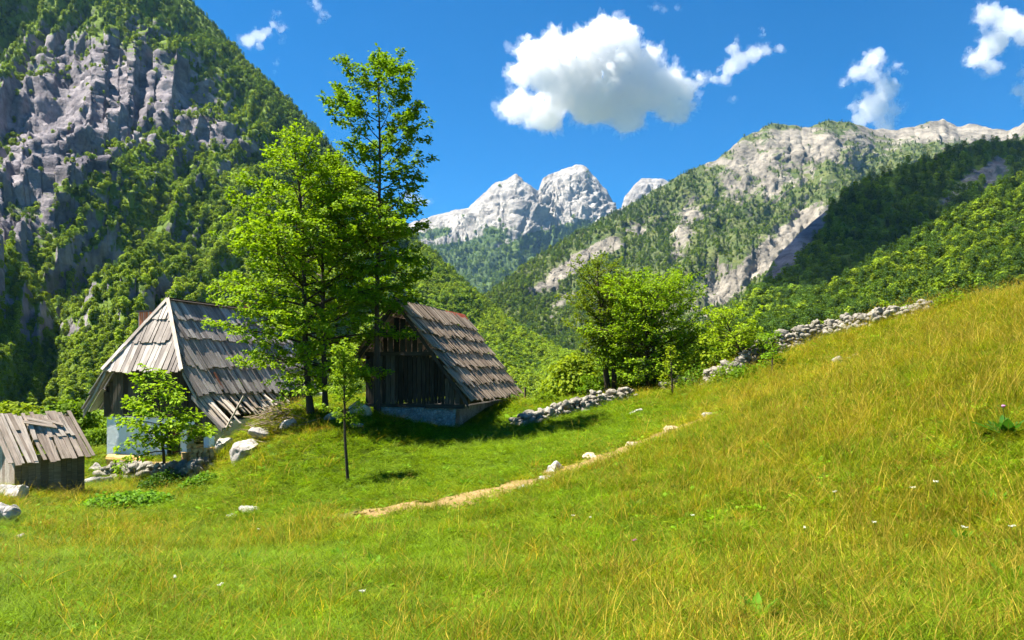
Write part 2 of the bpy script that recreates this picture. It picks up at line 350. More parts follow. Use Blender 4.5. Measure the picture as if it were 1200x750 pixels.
def make_grass():
    n = 150000; r = np.random.default_rng(5)
    d = 3.6*np.exp(r.random(n)*math.log(52/3.6)); d = np.where(r.random(n) < .35, r.uniform(12, 45, n), d)
    px = r.uniform(-140, 1340, n); x = (px-600)/F*d; y = d; z = H(x, y)
    # keep what faces the camera or lies close to a crest
    pxx, pyy = to_px(x, y, z); dry, hg = sward(x, y); pd = path_dist(x, y)
    keep = ((pd > .06+.35*r.random(n)**1.5+.50*np.clip(.5+1.3*fbm(np.stack([x*1.1, y*1.1, x*0+8], -1), 3), 0, 1)) | (r.random(n) < .06)) & (y < 46)
    for (cx, cy, ux, uy, l0, l1, w0, w1) in FOOT:
        a = (x-cx)*ux+(y-cy)*uy; w = (x-cx)*uy-(y-cy)*ux; keep &= ~((a > l0) & (a < l1) & (w > w0) & (w < w1))
    x, y, z, d, dry, hg = (q[keep] for q in (x, y, z, d, dry, hg)); n = len(x)
    u = r.random(n); vid = np.where(u < .50, r.integers(0, 4, n), np.where(u < .72, r.integers(4, 6, n), r.integers(9, 11, n))); vid = np.where(r.random(n) < .022, r.integers(11, 13, n), vid)
    stem = (r.random(n) < .03+.17*dry) & (hg > .5); vid = np.where(stem, r.integers(6, 9, n), vid)
    hg = hg*np.clip(1.25-d*.011, .7, 1.2)*(.62+.38*sstep(6, 13, d))*(1+.25*sstep(4, 14, x)*sstep(9, 14, d))
    wide = np.clip(.7+d*.055, 1, 3.0); s = r.uniform(.75, 1.3, n)
    scl = np.stack([wide*s, wide*s, hg*s*np.where(vid > 8, 1.0, 1)], -1); scl[vid > 8] *= .75; scl[vid > 10] *= .7
    rot = np.stack([r.normal(0, .22, n), r.normal(0, .22, n), r.uniform(0, 6.28, n)], -1)
    g = np.array([.165, .225, .006]); f = np.array([.14, .235, .006]); yy = np.array([.31, .305, .012]); br = np.array([.36, .23, .05])
    k = np.clip(dry+r.normal(0, .16, n), 0, 1.1)[:, None]
    col = np.where(k < .4, f+(g-f)*(k/.4), g+(yy-g)*np.clip((k-.4)/.5, 0, 1)); col = np.where(r.random((n, 1)) < .09*k, br, col)
    col = np.where(stem[:, None], br*.55+yy*.45, col); col = np.where((vid > 8)[:, None], np.array([.13, .25, .010])*(.6+.8*r.random((n, 1))), col)
    col = col*r.uniform(.65, 1.3, (n, 1))*(1+.55*fbm(np.stack([x*1.7, y*1.7, x*0+4], -1), 4))[:, None]; P = np.stack([x, y, z-.01], -1)
    scatter('meadow_grass', P, vid, rot, scl, col, NG_GRASS)
FOOT = []   # footprints of buildings: no grass inside

# ------------------------------------------------------------------ trees
def tubes_mesh(tubes, name, n=6):
    V = []; Q = []; PC = []; c = 0
    for pts, rad in tubes:
        pts = np.asarray(pts); k = n if rad[0] > .03 else 4; T = unit(np.gradient(pts, axis=0)); ref = np.array([.3, .9, .1])
        A = unit(np.cross(T, ref)); B = np.cross(T, A); th = np.arange(k)*2*math.pi/k; L = np.arange(len(pts))*.3
        R = pts[:, None]+np.asarray(rad)[:, None, None]*(A[:, None]*np.cos(th)[None, :, None]+B[:, None]*np.sin(th)[None, :, None])
        V.append(R.reshape(-1, 3)); PC.append(np.stack([np.repeat(L, k), np.tile(th*.05, len(pts)), np.zeros(k*len(pts))], -1))
        i = np.arange(len(pts)-1)[:, None]*k; j = np.arange(k)[None]; jn = (j+1) % k
        Q.append(np.stack([i+j, i+jn, i+k+jn, i+k+j], -1).reshape(-1, 4)+c); c += len(pts)*k
    return npmesh(name, np.concatenate(V), np.concatenate(Q), True, {'pc': np.concatenate(PC)})
def leaves_mesh(P, D, N, Sz, name, wid=.34):
    P, D, N = (np.asarray(q, float) for q in (P, D, N)); D = unit(D); Sd = unit(np.cross(D, N)); N = np.cross(Sd, D); s = np.asarray(Sz)[:, None]
    V = np.stack([P, P+D*s*.5+Sd*s*wid+N*s*.08, P+D*s-N*s*.10, P+D*s*.5-Sd*s*wid+N*s*.08], 1).reshape(-1, 3)
    return npmesh(name, V, np.arange(len(V)).reshape(-1, 4))
def bend(rng, p, d, L, n, up, wob):
    pts = [np.array(p, float)]; d = np.array(d, float)
    for i in range(n):
        d = unit(d+np.array([0, 0, up])+rng.normal(0, wob, 3)); pts.append(pts[-1]+d*L/n)
    return np.array(pts)
def grow(seed, Ht, r0, first, prof, nprim, elev, leaf=.11, dens=1.0, lean=(0, 0), up=(.02, -.06), trunks=1, spread=.5, top=.97, secf=.42, wob=.03, flat=.5, sparse=None):
    """trunk tubes + leaf arrays. prof(t): branch length at relative height t in the crown"""
    rng = np.random.default_rng(seed); tubes = []; LP = []; LD = []; LN = []; LS = []
    def leaves_on(pts, per):
        seg = np.linalg.norm(np.diff(pts, axis=0), axis=1).sum(); n = max(2, int(seg*per*dens))
        s = np.sqrt(rng.random(n))*(len(pts)-1.001); i = s.astype(int); f = (s-i)[:, None]
        p = pts[i]*(1-f)+pts[i+1]*f; tdir = unit(pts[i+1]-pts[i])
        side = unit(np.cross(tdir, [0, 0, 1.])+1e-4)*rng.choice([-1, 1], n)[:, None]
        d = unit(tdir*.6+side*.8+np.array([0, 0, -.25])+rng.normal(0, .35, (n, 3)))
        LP.append(p+rng.normal(0, leaf*.45, (n, 3))); LD.append(d); LN.append(np.array([0, 0, 1.])+rng.normal(0, flat, (n, 3))); LS.append(leaf*rng.uniform(.6, 1.25, n))
    for tk in range(trunks):
        o = np.array([0, 0, -.15])+(np.array([rng.normal(0, .1)+tk*.32, rng.normal(0, .08), 0]) if trunks > 1 else 0); hh = Ht*(1-.12*tk)
        n = 10; pts = [o]
        dx = np.array([lean[0], lean[1], 1.0])+(np.array([.10*tk-.04, 0, 0]) if trunks > 1 else 0); d = unit(dx)
        for i in range(n):
            d = unit(d+rng.normal(0, wob, 3)*[1, 1, .2]+np.array([-d[0], -d[1], 0])*.05); pts.append(pts[-1]+d*hh/n)
        pts = np.array(pts); tt = np.linspace(0, 1, n+1); rad = r0*(1-tt)**.8*(.9 if tk else 1)+.008; rad[0] *= 1.35; tubes.append((pts, rad))
        az = rng.uniform(0, 6.28)
        for i in range(nprim):
            t = (i+rng.random()*.8)/nprim*top; h = first/hh+(1-first/hh)*t; p = np.array([np.interp(h, tt, pts[:, k]) for k in range(3)])
            az += 2.4+rng.normal(0, .35); e = elev(t)+rng.normal(0, .12); L = prof(t)*rng.uniform(.75, 1.15)
            if L < .12: continue
            d = np.array([math.cos(az)*math.cos(e), math.sin(az)*math.cos(e), math.sin(e)]); rr = min(np.interp(h, tt, rad)*.5, .012*L+.006)
            pr = bend(rng, p, d, L, 6, rng.uniform(up[1], up[0]), .08); tubes.append((pr, np.linspace(rr, .004, 7)))
            m = max(2, int(L/.26)); pscale = 1 if sparse is None else sparse(t)
            for j in range(m):
                f = .16+.84*(j+rng.random()*.7)/m; f = min(f, .99); q = np.array([np.interp(f*6, np.arange(7), pr[:, k]) for k in range(3)]); ti = unit(pr[min(6, int(f*6)+1)]-pr[int(f*6)])
                sg = 1 if (j % 2) else -1; sd = unit(np.cross(ti, [0, 0, 1.]))*sg; sl = (secf*L*(1-.55*f)+.12)*rng.uniform(.6, 1.2)
                sc = bend(rng, q, unit(ti*.75+sd*.8+np.array([0, 0, rng.normal(.05, spread*.5)])), sl, 3, -.05, .1)
                if sl > .35: tubes.append((sc, np.linspace(rr*.35+.003, .002, 4)))
                leaves_on(sc, 26*pscale*(.11/leaf))
            leaves_on(pr[3:], 22*pscale*(.11/leaf))
        leaves_on(pts[-3:], 24*(.11/leaf))
    return tubes, (np.concatenate(LP), np.concatenate(LD), np.concatenate(LN), np.concatenate(LS))
def tree_obj(name, label, cat, base, color, group=None, rz=0, sc=1, lw=.34, **kw):
    tb, lv = grow(**kw); r = empty(name, base, label, cat, group); r.rotation_euler = (0, 0, rz); r.scale = (sc,)*3
    link('trunk', tubes_mesh(tb, 'trunk'), M['bark'], r); c = link('crown', leaves_mesh(*lv, 'crown', lw), M['leaf'], r); c.color = (*color, 1); return r
GREEN = (.13, .25, .010); BRIGHT = (.19, .32, .010); DARK = (.055, .12, .012); YEL = (.20, .28, .012)

def build_trees():
    roundp = lambda R, lo=.55: (lambda t: R*(lo+(1-lo)*math.sin(math.pi*min(1, .15+.8*t)))*(1 if t < .7 else max(.12, (1-t)/.3)**.6))
    g = at(366, 488, 26.5); g[2] = h1(g[0], g[1])
    tree_obj('broadleaf_tree', 'large bushy green twin-trunk tree between the two wooden houses', 'tree', g, BRIGHT, seed=31, Ht=9.9, r0=.12, first=1.35, prof=lambda t: 3.3*(.72+.62*t-.0*t) if t < .45 else 3.4*.885*(1-(t-.45)/.56)+.3, nprim=46, elev=lambda t: .12+.75*t, leaf=.13, dens=2.5, lean=(-.07, -.02), trunks=2, secf=.42)
    g = at(442, 481, 27.0); g[2] = h1(g[0], g[1])
    tree_obj('broadleaf_tree', 'tallest slender tree with a sparse top against the sky, beside the barn', 'tree', g, (.135, .25, .010), seed=52, Ht=12.6, r0=.115, first=3.7, prof=lambda t: (1.9+1.0*t if t < .3 else 2.2-.3*(t-.3) if t < .82 else 2.0*(1-t)/.18+.25)*(1 if t < .86 else .9), nprim=44, elev=lambda t: .05+.75*t, leaf=.14, dens=3.2, secf=.5, up=(.10, -.02), lean=(.015, 0), wob=.022, sparse=lambda t: 1.0 if t < .35 else 1.25)
    g = ground_px(408, 566)
    tree_obj('young_tree', 'young slim tree with an upright small crown alone on the mown grass', 'tree', g, (.17, .28, .016), seed=8, Ht=3.45, r0=.042, first=1.5, prof=lambda t: .78*(1-t*.55) if t > .15 else .45, nprim=26, elev=lambda t: .55+.5*t, leaf=.085, dens=3.6, wob=.02, up=(.05, 0), lean=(-.01, 0))
    g = ground_px(192, 560)
    tree_obj('young_tree', 'leafy young walnut tree in front of the white house wall', 'tree', g, BRIGHT, seed=17, Ht=3.75, r0=.05, first=1.0, prof=lambda t: 1.55*(1-t)**.75+.25, nprim=30, elev=lambda t: .10+.55*t, leaf=.17, dens=2.4, up=(.02, -.08), flat=.4)
    g = ground_px(711, 455); g = at(711, 452, 36); g[2] = h1(g[0], g[1])
    tree_obj('fruit_tree', 'dark green tall tree behind the low stone wall, its trunk bare', 'tree', g, (.14, .21, .012), seed=23, Ht=6.7, r0=.15, first=1.5, prof=roundp(2.0), nprim=40, elev=lambda t: .45+.5*t, leaf=.12, dens=1.6, up=(.03, -.03), trunks=2)
    g = at(757, 448, 34.5); g[2] = h1(g[0], g[1])
    tree_obj('fruit_tree', 'wide bright green tree, largest crown behind the low stone wall', 'tree', g, BRIGHT, seed=24, Ht=5.2, r0=.12, first=.7, prof=roundp(2.75, .7), nprim=50, elev=lambda t: .25+.6*t, leaf=.125, dens=1.45, up=(.03, -.05), trunks=2)
    g = ground_px(884, 432)
    tree_obj('fruit_tree', 'small leaning tree with a slanted trunk at the foot of the boulder wall', 'tree', g, (.23, .35, .012), seed=26, Ht=2.7, r0=.06, first=.8, prof=roundp(1.45, .7), nprim=30, elev=lambda t: .2+.6*t, leaf=.11, dens=2.0, lean=(-.75, 0), up=(.03, -.05))
    for (px, py, h, sd, lb) in ((838, 446, 1.7, 61, 'small bright tree just beside the leaning tree by the wall'), (813, 452, 1.5, 62, 'low light green sapling between the wide bright tree and the leaning tree'), (733, 461, 1.5, 63, 'pale thin sapling under the wide bright tree'), (788, 466, 2.0, 64, 'upright sapling standing in the meadow below the wide bright tree'), (690, 470, 1.1, 65, 'tiny sapling beside the bare trunk of the dark tree'), (905, 440, 1.5, 66, 'dark leafy sapling against the stones of the boulder wall')):
        g = ground_px(px, py)
        tree_obj('sapling', lb, 'sapling', g, YEL if sd in (62, 63, 64) else GREEN, 'saplings along the stone walls', seed=sd, Ht=h, r0=.028, first=.35, prof=lambda t: .55*(1-.6*t), nprim=16, elev=lambda t: .5+.5*t, leaf=.095, dens=2.2)

# forest tree meshes
def leafcloud(seed, Ht, R, n, leaf, lo=.18, lobes=16):
    r = np.random.default_rng(seed); P = []; N = []
    cs = []
    for i in range(lobes):
        t = lo+(1-lo)*(i+.5)/lobes; rad = R*math.sin(math.pi*(.12+.85*((t-lo)/(1-lo)))**.9)**.7; a = i*2.4+r.normal(0, .4); q = rad*.62*r.uniform(.5, 1.1)
        cs.append((math.cos(a)*q, math.sin(a)*q, Ht*t*r.uniform(.92, 1.0), R*r.uniform(.32, .52)))
    k = n//lobes
    for (x, y, z, rr) in cs:
        d = unit(r.normal(size=(k, 3))); d[:, 2] = np.where(d[:, 2] < -.3, -d[:, 2], d[:, 2]); p = np.array([x, y, z])+d*rr*r.uniform(.6, 1.08, (k, 1))*np.array([1, 1, .75])
        P.append(p); N.append(d*.7+np.array([0, 0, .5])+r.normal(0, .45, (k, 3)))
    P = np.concatenate(P); N = np.concatenate(N); D = np.cross(N, r.normal(size=N.shape))+np.array([0, 0, -.15])
    return leaves_mesh(P-unit(D)*leaf*.5, D, N, leaf*r.uniform(.6, 1.3, len(P)), 'crown', .42)
def conifer(seed, Ht, R, whorls, per, leaf):
    r = np.random.default_rng(seed); P = []; D = []; N = []; Sz = []
    for i in range(whorls):
        t = (i+.3)/whorls; z = Ht*(.1+.9*t); L = R*(1-t)**.85*r.uniform(.8, 1.15)+.15
        for j in range(per):
            a = j*6.283/per+i*.7+r.normal(0, .25); e = -.25+.5*t; l = L*r.uniform(.7, 1.15); d = np.array([math.cos(a)*math.cos(e), math.sin(a)*math.cos(e), math.sin(e)])
            m = max(1, int(l/leaf*1.3))
            for k in range(m):
                f = (k+.4)/m; P.append(np.array([0, 0, z])+d*l*f*.85+r.normal(0, leaf*.12, 3)); D.append(d+r.normal(0, .3, 3)+np.array([0, 0, -.15])); N.append(np.array([0, 0, 1.])+r.normal(0, .35, 3)); Sz.append(leaf*r.uniform(.8, 1.3)*(1.15-.4*f))
    P.append(np.array([0, 0, Ht*.93])); D.append(np.array([.05, 0, 1.])); N.append(np.array([1., 0, 0])); Sz.append(Ht*.09)
    return leaves_mesh(np.array(P), np.array(D), np.array(N), np.array(Sz), 'crown', .36)

# ------------------------------------------------------------------ mountains
BV = []
def mountain(name, crest, base, nu, nv, pw, m, disp, rockf, crest_noise=2.0, seedo=0, dn=None):
    crest = np.array(crest, float); base = np.array(base, float); lo, hi = crest[0, 0], crest[-1, 0]; px = np.linspace(lo, hi, nu)
    cp = np.interp(px, crest[:, 0], crest[:, 1])+crest_noise*fbm(np.stack([px*.05+seedo, px*0, px*0], -1), 5, .6); cd = np.interp(px, crest[:, 0], crest[:, 2])
    k = max(3, nu//60); ker = np.hanning(k+2)[1:-1]; ker /= ker.sum(); cd = np.convolve(np.pad(cd, k, 'edge'), ker, 'same')[k:-k]
    bp = np.interp(px, base[:, 0], base[:, 1]); bd = np.interp(px, base[:, 0], base[:, 2]); v = np.linspace(0, 1, nv)[:, None]
    PY = bp+(cp-bp)*v; D = bd+(cd-bd)*v**pw; PX = np.broadcast_to(px, PY.shape)
    P = np.stack([(PX-600)/F*D, D, (HOR-PY)/F*D], -1)
    N = np.cross(np.gradient(P, axis=1), np.gradient(P, axis=0)); N = unit(N); N = np.where(N[..., 2:3] < 0, -N, N)
    taper = (1-.85*sstep(.86, 1, v))*sstep(0, .06, v+.02); dsp = disp(P, PX, PY, np.broadcast_to(v, PY.shape))
    rel = np.clip((bp-cp)/float(np.median(bp-cp)), .12, 1.2); dsp = dsp*rel
    P = P+N*(dsp*taper)[..., None]
    N = unit(np.cross(np.gradient(P, axis=1), np.gradient(P, axis=0))); N = np.where(N[..., 2:3] < 0, -N, N)
    # far side of the hill
    back = []
    for i in range(1, 9):
        f = i/8; q = P[-1].copy(); dirh = unit(q*[1, 1, 0]); drop = (q[:, 2]+60)*f; back.append(q+dirh*(drop*1.3)[:, None]-np.array([0, 0, 1])*drop[:, None])
    ALL = np.concatenate([P, np.array(back)], 0); PXp, PYp = 600+F*P[..., 0]/P[..., 1], HOR-F*P[..., 2]/P[..., 1]
    rk = np.clip(rockf(P, PXp, PYp, N), 0, 1); rk_all = np.concatenate([rk, np.repeat(rk[-1:], 8, 0)], 0)
    me = npmesh(name, ALL.reshape(-1, 3), gridfaces(nv+8, nu), True, {'rock': rk_all.ravel()}); o = tag(link(name, me, m), kind='structure')
    BV.append(BVHTree.FromPolygons(ALL[::2, ::2].reshape(-1, 3).tolist(), gridfaces(len(range(0, nv+8, 2)), len(range(0, nu, 2))).tolist()))
    return P, rk, N, PXp, PYp
def surf_z(x, y):
    z = h1(x, y)
    for b in BV:
        h = b.ray_cast(Vector((x, y, 4000)), Vector((0, 0, -1)))
        if h[0] is not None: z = max(z, h[0].z)
    return z
def mtn_mat(name, rock0, rock1, green0, green1, sc):
    t = NT(name); p = t.pos(); r = t.attr('rock').outputs['Fac']
    a = t.noise(p, sc, 9, .65); b = t.noise(t.mapping(p, (1, 1, .35)), sc*5, 7, .7); st = t.noise(t.mapping(p, (.5, .5, 2.5)), sc*2.5, 6, .65)
    rc = t.mix(t.ramp(a, [(.35, 0), (.62, 1)]), rock0, rock1); rc = t.mix(1.0, rc, t.ramp(b, [(.28, .45), (.5, .95), (.75, 1.3)]), 'MULTIPLY'); rc = t.mix(1.0, rc, t.ramp(st, [(.3, .75), (.7, 1.15)]), 'MULTIPLY')
    gc = t.mix(t.ramp(t.noise(p, sc*3, 6, .6), [(.35, 0), (.65, 1)]), green0, green1)
    f = t.math('ADD', r, t.math('MULTIPLY', t.math('SUBTRACT', t.noise(p, sc*6, 7, .7), .5), .9)); f = t.ramp(f, [(.42, 0), (.58, 1)])
    t.bsdf(t.mix(f, gc, rc), .95, t.bump(t.math('ADD', b, t.math('MULTIPLY', st, .6)), .8, .12/sc)); return t.m
def ell(px, py, cx, cy, rx, ry, rot=0):
    c, s = math.cos(math.radians(rot)), math.sin(math.radians(rot)); dx, dy = px-cx, py-cy; a = (dx*c+dy*s)/rx; b = (-dx*s+dy*c)/ry; return np.exp(-(a*a+b*b)**1.5)

M['cliff'] = mtn_mat('cliff_rock_and_scrub', (.085, .076, .095, 1), (.28, .25, .265, 1), (.07, .12, .012, 1), (.13, .19, .014, 1), .02)
M['ridge'] = mtn_mat('mountain_rock_and_pine', (.115, .105, .09, 1), (.29, .26, .215, 1), (.050, .078, .020, 1), (.105, .118, .036, 1), .008)
M['peak'] = mtn_mat('pale_summit_rock', (.17, .16, .155, 1), (.36, .335, .305, 1), (.04, .075, .02, 1), (.075, .11, .025, 1), .0035)
M['forest_floor'] = mtn_mat('forest_floor', (.30, .28, .25, 1), (.5, .46, .4, 1), (.05, .095, .010, 1), (.11, .17, .012, 1), .03)

# small variants for far forests (unit height about 1)
FAR = [leafcloud(100+i, 1.0, .42, 460, .115) for i in range(4)]+[conifer(110+i, 1.0, .22, 16, 6, .075) for i in range(3)]+[leafcloud(120+i, .62, .5, 340, .115) for i in range(2)]
NG_FOREST = variants('forest_variant', FAR, M['forest_leaf'])
PAL = {'leaf': np.array([.125, .215, .012]), 'lime': np.array([.23, .31, .012]), 'dark': np.array([.055, .11, .018]), 'scrub': np.array([.12, .17, .014])}
def forest(name, data, n, size, con=.3, seed=0, lime=.35, vmin=0.02, rmax=.45, tint=1.0, conf_fn=None, extra=None, window=None):
    P, rk, N, PX, PY = data; r = np.random.default_rng(seed); nv, nu = rk.shape
    i = r.random(n)*(nv-1.01); j = r.random(n)*(nu-1.01); a = i.astype(int); b = j.astype(int); fi = (i-a)[:, None]; fj = (j-b)[:, None]
    p = P[a, b]*(1-fi)*(1-fj)+P[a+1, b]*fi*(1-fj)+P[a, b+1]*(1-fi)*fj+P[a+1, b+1]*fi*fj; k = rk[a, b]; q = PX[a, b], PY[a, b]
    keep = (k+r.normal(0, .16, n) < rmax) & (i/(nv-1) > vmin) & (q[1] > -60) & (q[1] < 480) & (q[0] > -160) & (q[0] < 1380)
    p = p[keep]; px = q[0][keep]; py = q[1][keep]; n = len(p); s = size*r.uniform(.6, 1.35, n)*np.clip((p[:, 1]/np.percentile(p[:, 1], 60))**.45, .5, 1.15)
    cn = fbm(p*.006+3, 3); c = r.random(n) < np.clip(con+.5*cn+(conf_fn(px, py) if conf_fn else 0), 0, 1)
    vid = np.where(c, r.integers(4, 7, n), np.where(r.random(n) < .35, r.integers(7, 9, n), r.integers(0, 4, n)))
    ln = np.clip(lime+.6*fbm(p*.012+11, 3)+r.normal(0, .16, n), 0, 1)[:, None]
    col = PAL['leaf']*(1-ln)+PAL['lime']*ln; col = np.where(c[:, None], PAL['dark']*r.uniform(.8, 1.3, (n, 1)), col)*r.uniform(.72, 1.28, (n, 1))*tint
    s = np.where(c, s*1.25, s); scl = np.stack([s*r.uniform(.85, 1.2, n)]*2+[s], -1); rot = np.stack([r.normal(0, .05, n), r.normal(0, .05, n), r.uniform(0, 6.28, n)], -1)
    return scatter(name, p-np.array([0, 0, 1])*(s*.05)[:, None], vid, rot, scl, col, NG_FOREST)

def build_mountains():
    # the cliff mountain rising behind the houses
    def disp1(P, PX, PY, v):
        w = fbm(np.stack([PX*.006, PY*.006, PX*0], -1), 3)*45
        c = (PX*.8+PY*.62+w); al = (PX*.6-PY*.8)
        sp = ridged(np.stack([c*.0135, al*.0028, c*0+.5], -1), 3, .45)
        cl = ridged(P*np.array([.011, .011, .007])+5, 5, .58); big = fbm(P*.0030, 4)
        terr = perlin(np.stack([al*.004, PY*.022+w*.01, PX*.003], -1))
        fine = ridged(P*np.array([.02, .02, .03])+np.array([0, 0, 2]), 6, .66)
        return ((sp-.5)*85+(cl-.5)*27+(fine-.5)*17+big*42+terr*26)*(.45+.55*sstep(0, .3, v))
    def rock1(P, px, py, N):
        big = 1.0*ell(px, py, 115, 95, 75, 70)+.9*ell(px, py, 25, 130, 55, 40)+1.0*ell(px, py, 10, 235, 65, 60)+.85*ell(px, py, 85, 165, 75, 45, -30)+.6*ell(px, py, 185, 110, 45, 30)+.6*ell(px, py, 235, 155, 55, 45, 30)+.45*ell(px, py, 225, 270, 40, 25, -50)+.35*ell(px, py, 110, 300, 60, 40, -45)+.3*ell(px, py, 60, 370, 60, 30)
        steep = sstep(.62, .30, N[..., 2]); n = fbm(P*.012, 4)*.42+fbm(P*.05, 3)*.22
        lower = sstep(300, 380, px)*.5+sstep(330, 420, py)*.35+sstep(60, 0, py)*.25
        return big*.78+steep*.5+n*1.3-lower*.8+.0
    crest = [(-700, -120, 1500), (-300, -190, 1520), (-60, -170, 1500), (60, -120, 1470), (150, -55, 1440), (222, 2, 1400), (252, 30, 1370), (290, 74, 1330), (330, 112, 1290), (362, 142, 1240), (400, 185, 1160), (440, 232, 1090), (475, 268, 1010), (500, 292, 950), (530, 322, 880), (560, 350, 800), (590, 374, 720), (620, 396, 640), (660, 418, 560), (720, 440, 480), (780, 455, 420)]
    base = [(-700, 560, 230), (0, 560, 235), (300, 560, 250), (560, 540, 300), (700, 500, 330), (780, 480, 340)]
    d1 = mountain('mountain', crest, base, 760, 420, 1.25, M['cliff'], disp1, rock1, 3.0)
    forest('mountain_forest', d1, 110000, 6.0, .16, 1, lime=.45, rmax=.46, tint=1.1, conf_fn=lambda px, py: .45*sstep(70, 0, py)*sstep(60, 130, px)+.45*sstep(-70, -10, (px-222)*.74-(py-2)*.67+10)*sstep(300, 200, py))
    forest('mountain_scrub', d1, 26000, 4.2, .05, 31, lime=.6, rmax=.72, tint=1.15)
    # long grey ridge on the far side of the valley
    def disp2(P, PX, PY, v):
        c = PX*.75-PY*.66; al = PX*.66+PY*.75; w = fbm(P*.0012, 3)
        sp = ridged(np.stack([PX*.011+w*.8, PY*.006, PX*0], -1), 4, .5)
        bd = ridged(np.stack([(PY+PX*.42)*.02+w, PX*.004, PX*0], -1), 4, .55)
        fine = ridged(np.stack([(PX*.8+PY*.5)*.05, (PY*.8-PX*.5)*.07, PX*0+2], -1), 6, .75)
        return (sp-.5)*85+(bd-.5)*34+(fine-.5)*34+fbm(P*.003, 4)*36
    def rock2(P, px, py, N):
        top = .06+sstep(215, 150, py)*.28+.7*ell(px, py, 1120, 152, 110, 18); n = fbm(P*.0035, 5, .6)*.5+fbm(P*.014, 4, .65)*.5
        bands = -.1+.75*ell(px, py, 720, 285, 75, 12, -30)+.8*ell(px, py, 665, 315, 60, 9, -35)+.45*ell(px, py, 900, 215, 90, 20, -12)+.75*ell(px, py, 800, 275, 16, 45, 15)+.7*ell(px, py, 880, 320, 70, 12, -40)+.75*ell(px, py, 905, 290, 75, 14, -42)+.6*ell(px, py, 900, 180, 110, 22, -8)+.7*ell(px, py, 650, 365, 30, 10, -45)+.55*ell(px, py, 960, 255, 45, 8, -20)+.55*ell(px, py, 840, 330, 40, 22, -30)
        steep = sstep(.66, .35, N[..., 2])*.4
        return top+bands*.85+n*1.15+steep+.04-.25*sstep(860, 760, px)*sstep(270, 200, py)
    crest = [(430, 470, 1050), (500, 405, 1150), (550, 362, 1300), (575, 342, 1420), (612, 312, 1650), (660, 282, 1900), (700, 260, 2080), (740, 240, 2250), (800, 205, 2500), (840, 187, 2650), (872, 163, 2780), (905, 147, 2880), (925, 149, 2900), (945, 151, 2900), (968, 144, 2950), (992, 144, 3000), (1022, 152, 3100), (1055, 153, 3150), (1085, 146, 3200), (1105, 139, 3250), (1122, 149, 3250), (1145, 147, 3250), (1160, 152, 3200), (1185, 153, 3150), (1200, 144, 3100), (1300, 110, 3100), (1500, 70, 3100), (1900, 60, 3100)]
    base = [(430, 480, 700), (600, 470, 720), (800, 470, 760), (1200, 470, 850), (1900, 470, 850)]
    d2 = mountain('mountain_ridge', crest, base, 760, 380, 1.1, M['ridge'], disp2, rock2, 4.5, 4)
    forest('mountain_forest', d2, 95000, 7, .42, 2, lime=.25, rmax=.32, tint=.85, conf_fn=lambda px, py: .3*sstep(300, 200, py))
    # summits at the head of the valley
    def disp4(P, PX, PY, v): return (ridged(np.stack([PX*.05+PY*.02, PY*.03, PX*0], -1), 6, .7)-.5)*105*sstep(.2, .7, v)+fbm(P*.0016, 4)*130+(ridged(P*.0014, 5, .7)-.5)*120
    def rock4(P, px, py, N):
        line = 268-.06*(px-600)+10*fbm(np.stack([px*.03, px*0, px*0], -1), 4)*1.5
        return sstep(12, -10, py-line)*.9+.55*ell(px, py, 625, 268, 40, 5, -15)+.6*ell(px, py, 590, 285, 30, 4, -20)+.75*ell(px, py, 520, 282, 50, 7, -8)+fbm(P*.0015, 5, .6)*.35-.05
    crest = [(300, 330, 5000), (440, 292, 5200), (478, 262, 5400), (500, 256, 5500), (520, 250, 5500), (550, 245, 5500), (566, 228, 5500), (582, 215, 5500), (595, 211, 5500), (604, 205, 5500), (613, 212, 5500), (622, 219, 5500), (631, 223, 5600), (637, 210, 5800), (650, 203, 5900), (664, 199, 5900), (674, 194, 5900), (683, 194, 5900), (692, 202, 5900), (703, 212, 5900), (712, 222, 5900), (717, 234, 5900), (721, 246, 5900), (728, 245, 6000), (733, 230, 6200), (744, 217, 6300), (753, 210, 6300), (764, 210, 6300), (779, 211, 6300), (800, 226, 6200), (860, 260, 6000), (1000, 300, 6000)]
    base = [(300, 430, 1900), (600, 420, 2600), (1000, 420, 3500)]
    d4 = mountain('mountain_peak', crest, base, 620, 300, .85, M['peak'], disp4, rock4, 1.8, 9)
    forest('mountain_forest', d4, 16000, 26, .5, 3, lime=.12, rmax=.40, tint=.85)
    # wooded spur and the near wooded slope on the other bank
    def disp3(P, PX, PY, v): return (ridged(P*.006, 4)-.5)*40+fbm(P*.02, 4)*9
    def rock3(P, px, py, N): return .75*ell(px, py, 925, 300, 55, 14, -50)+.6*ell(px, py, 1120, 225, 50, 12, -40)+.45*ell(px, py, 960, 255, 30, 10, -40)+.85*ell(px, py, 1165, 205, 12, 25, 20)+fbm(P*.012, 5, .6)*.6+.05
    crest = [(740, 470, 420), (800, 425, 480), (850, 386, 540), (872, 362, 580), (888, 338, 640), (906, 306, 710), (950, 262, 810), (1000, 222, 910), (1040, 203, 960), (1080, 188, 1010), (1120, 178, 1050), (1150, 167, 1090), (1200, 163, 1150), (1300, 130, 1250), (1500, 90, 1350), (1900, 60, 1400)]
    base = [(740, 480, 330), (900, 480, 360), (1200, 480, 450), (1900, 480, 500)]
    d3 = mountain('hill', crest, base, 420, 240, 1.1, M['cliff'], disp3, rock3, 3.0, 14)
    forest('mountain_forest', d3, 17000, 9, .45, 4, lime=.15, rmax=.36, tint=1.1)
    def disp5(P, PX, PY, v): return (ridged(P*.011, 4)-.5)*20+fbm(P*.04, 3)*3
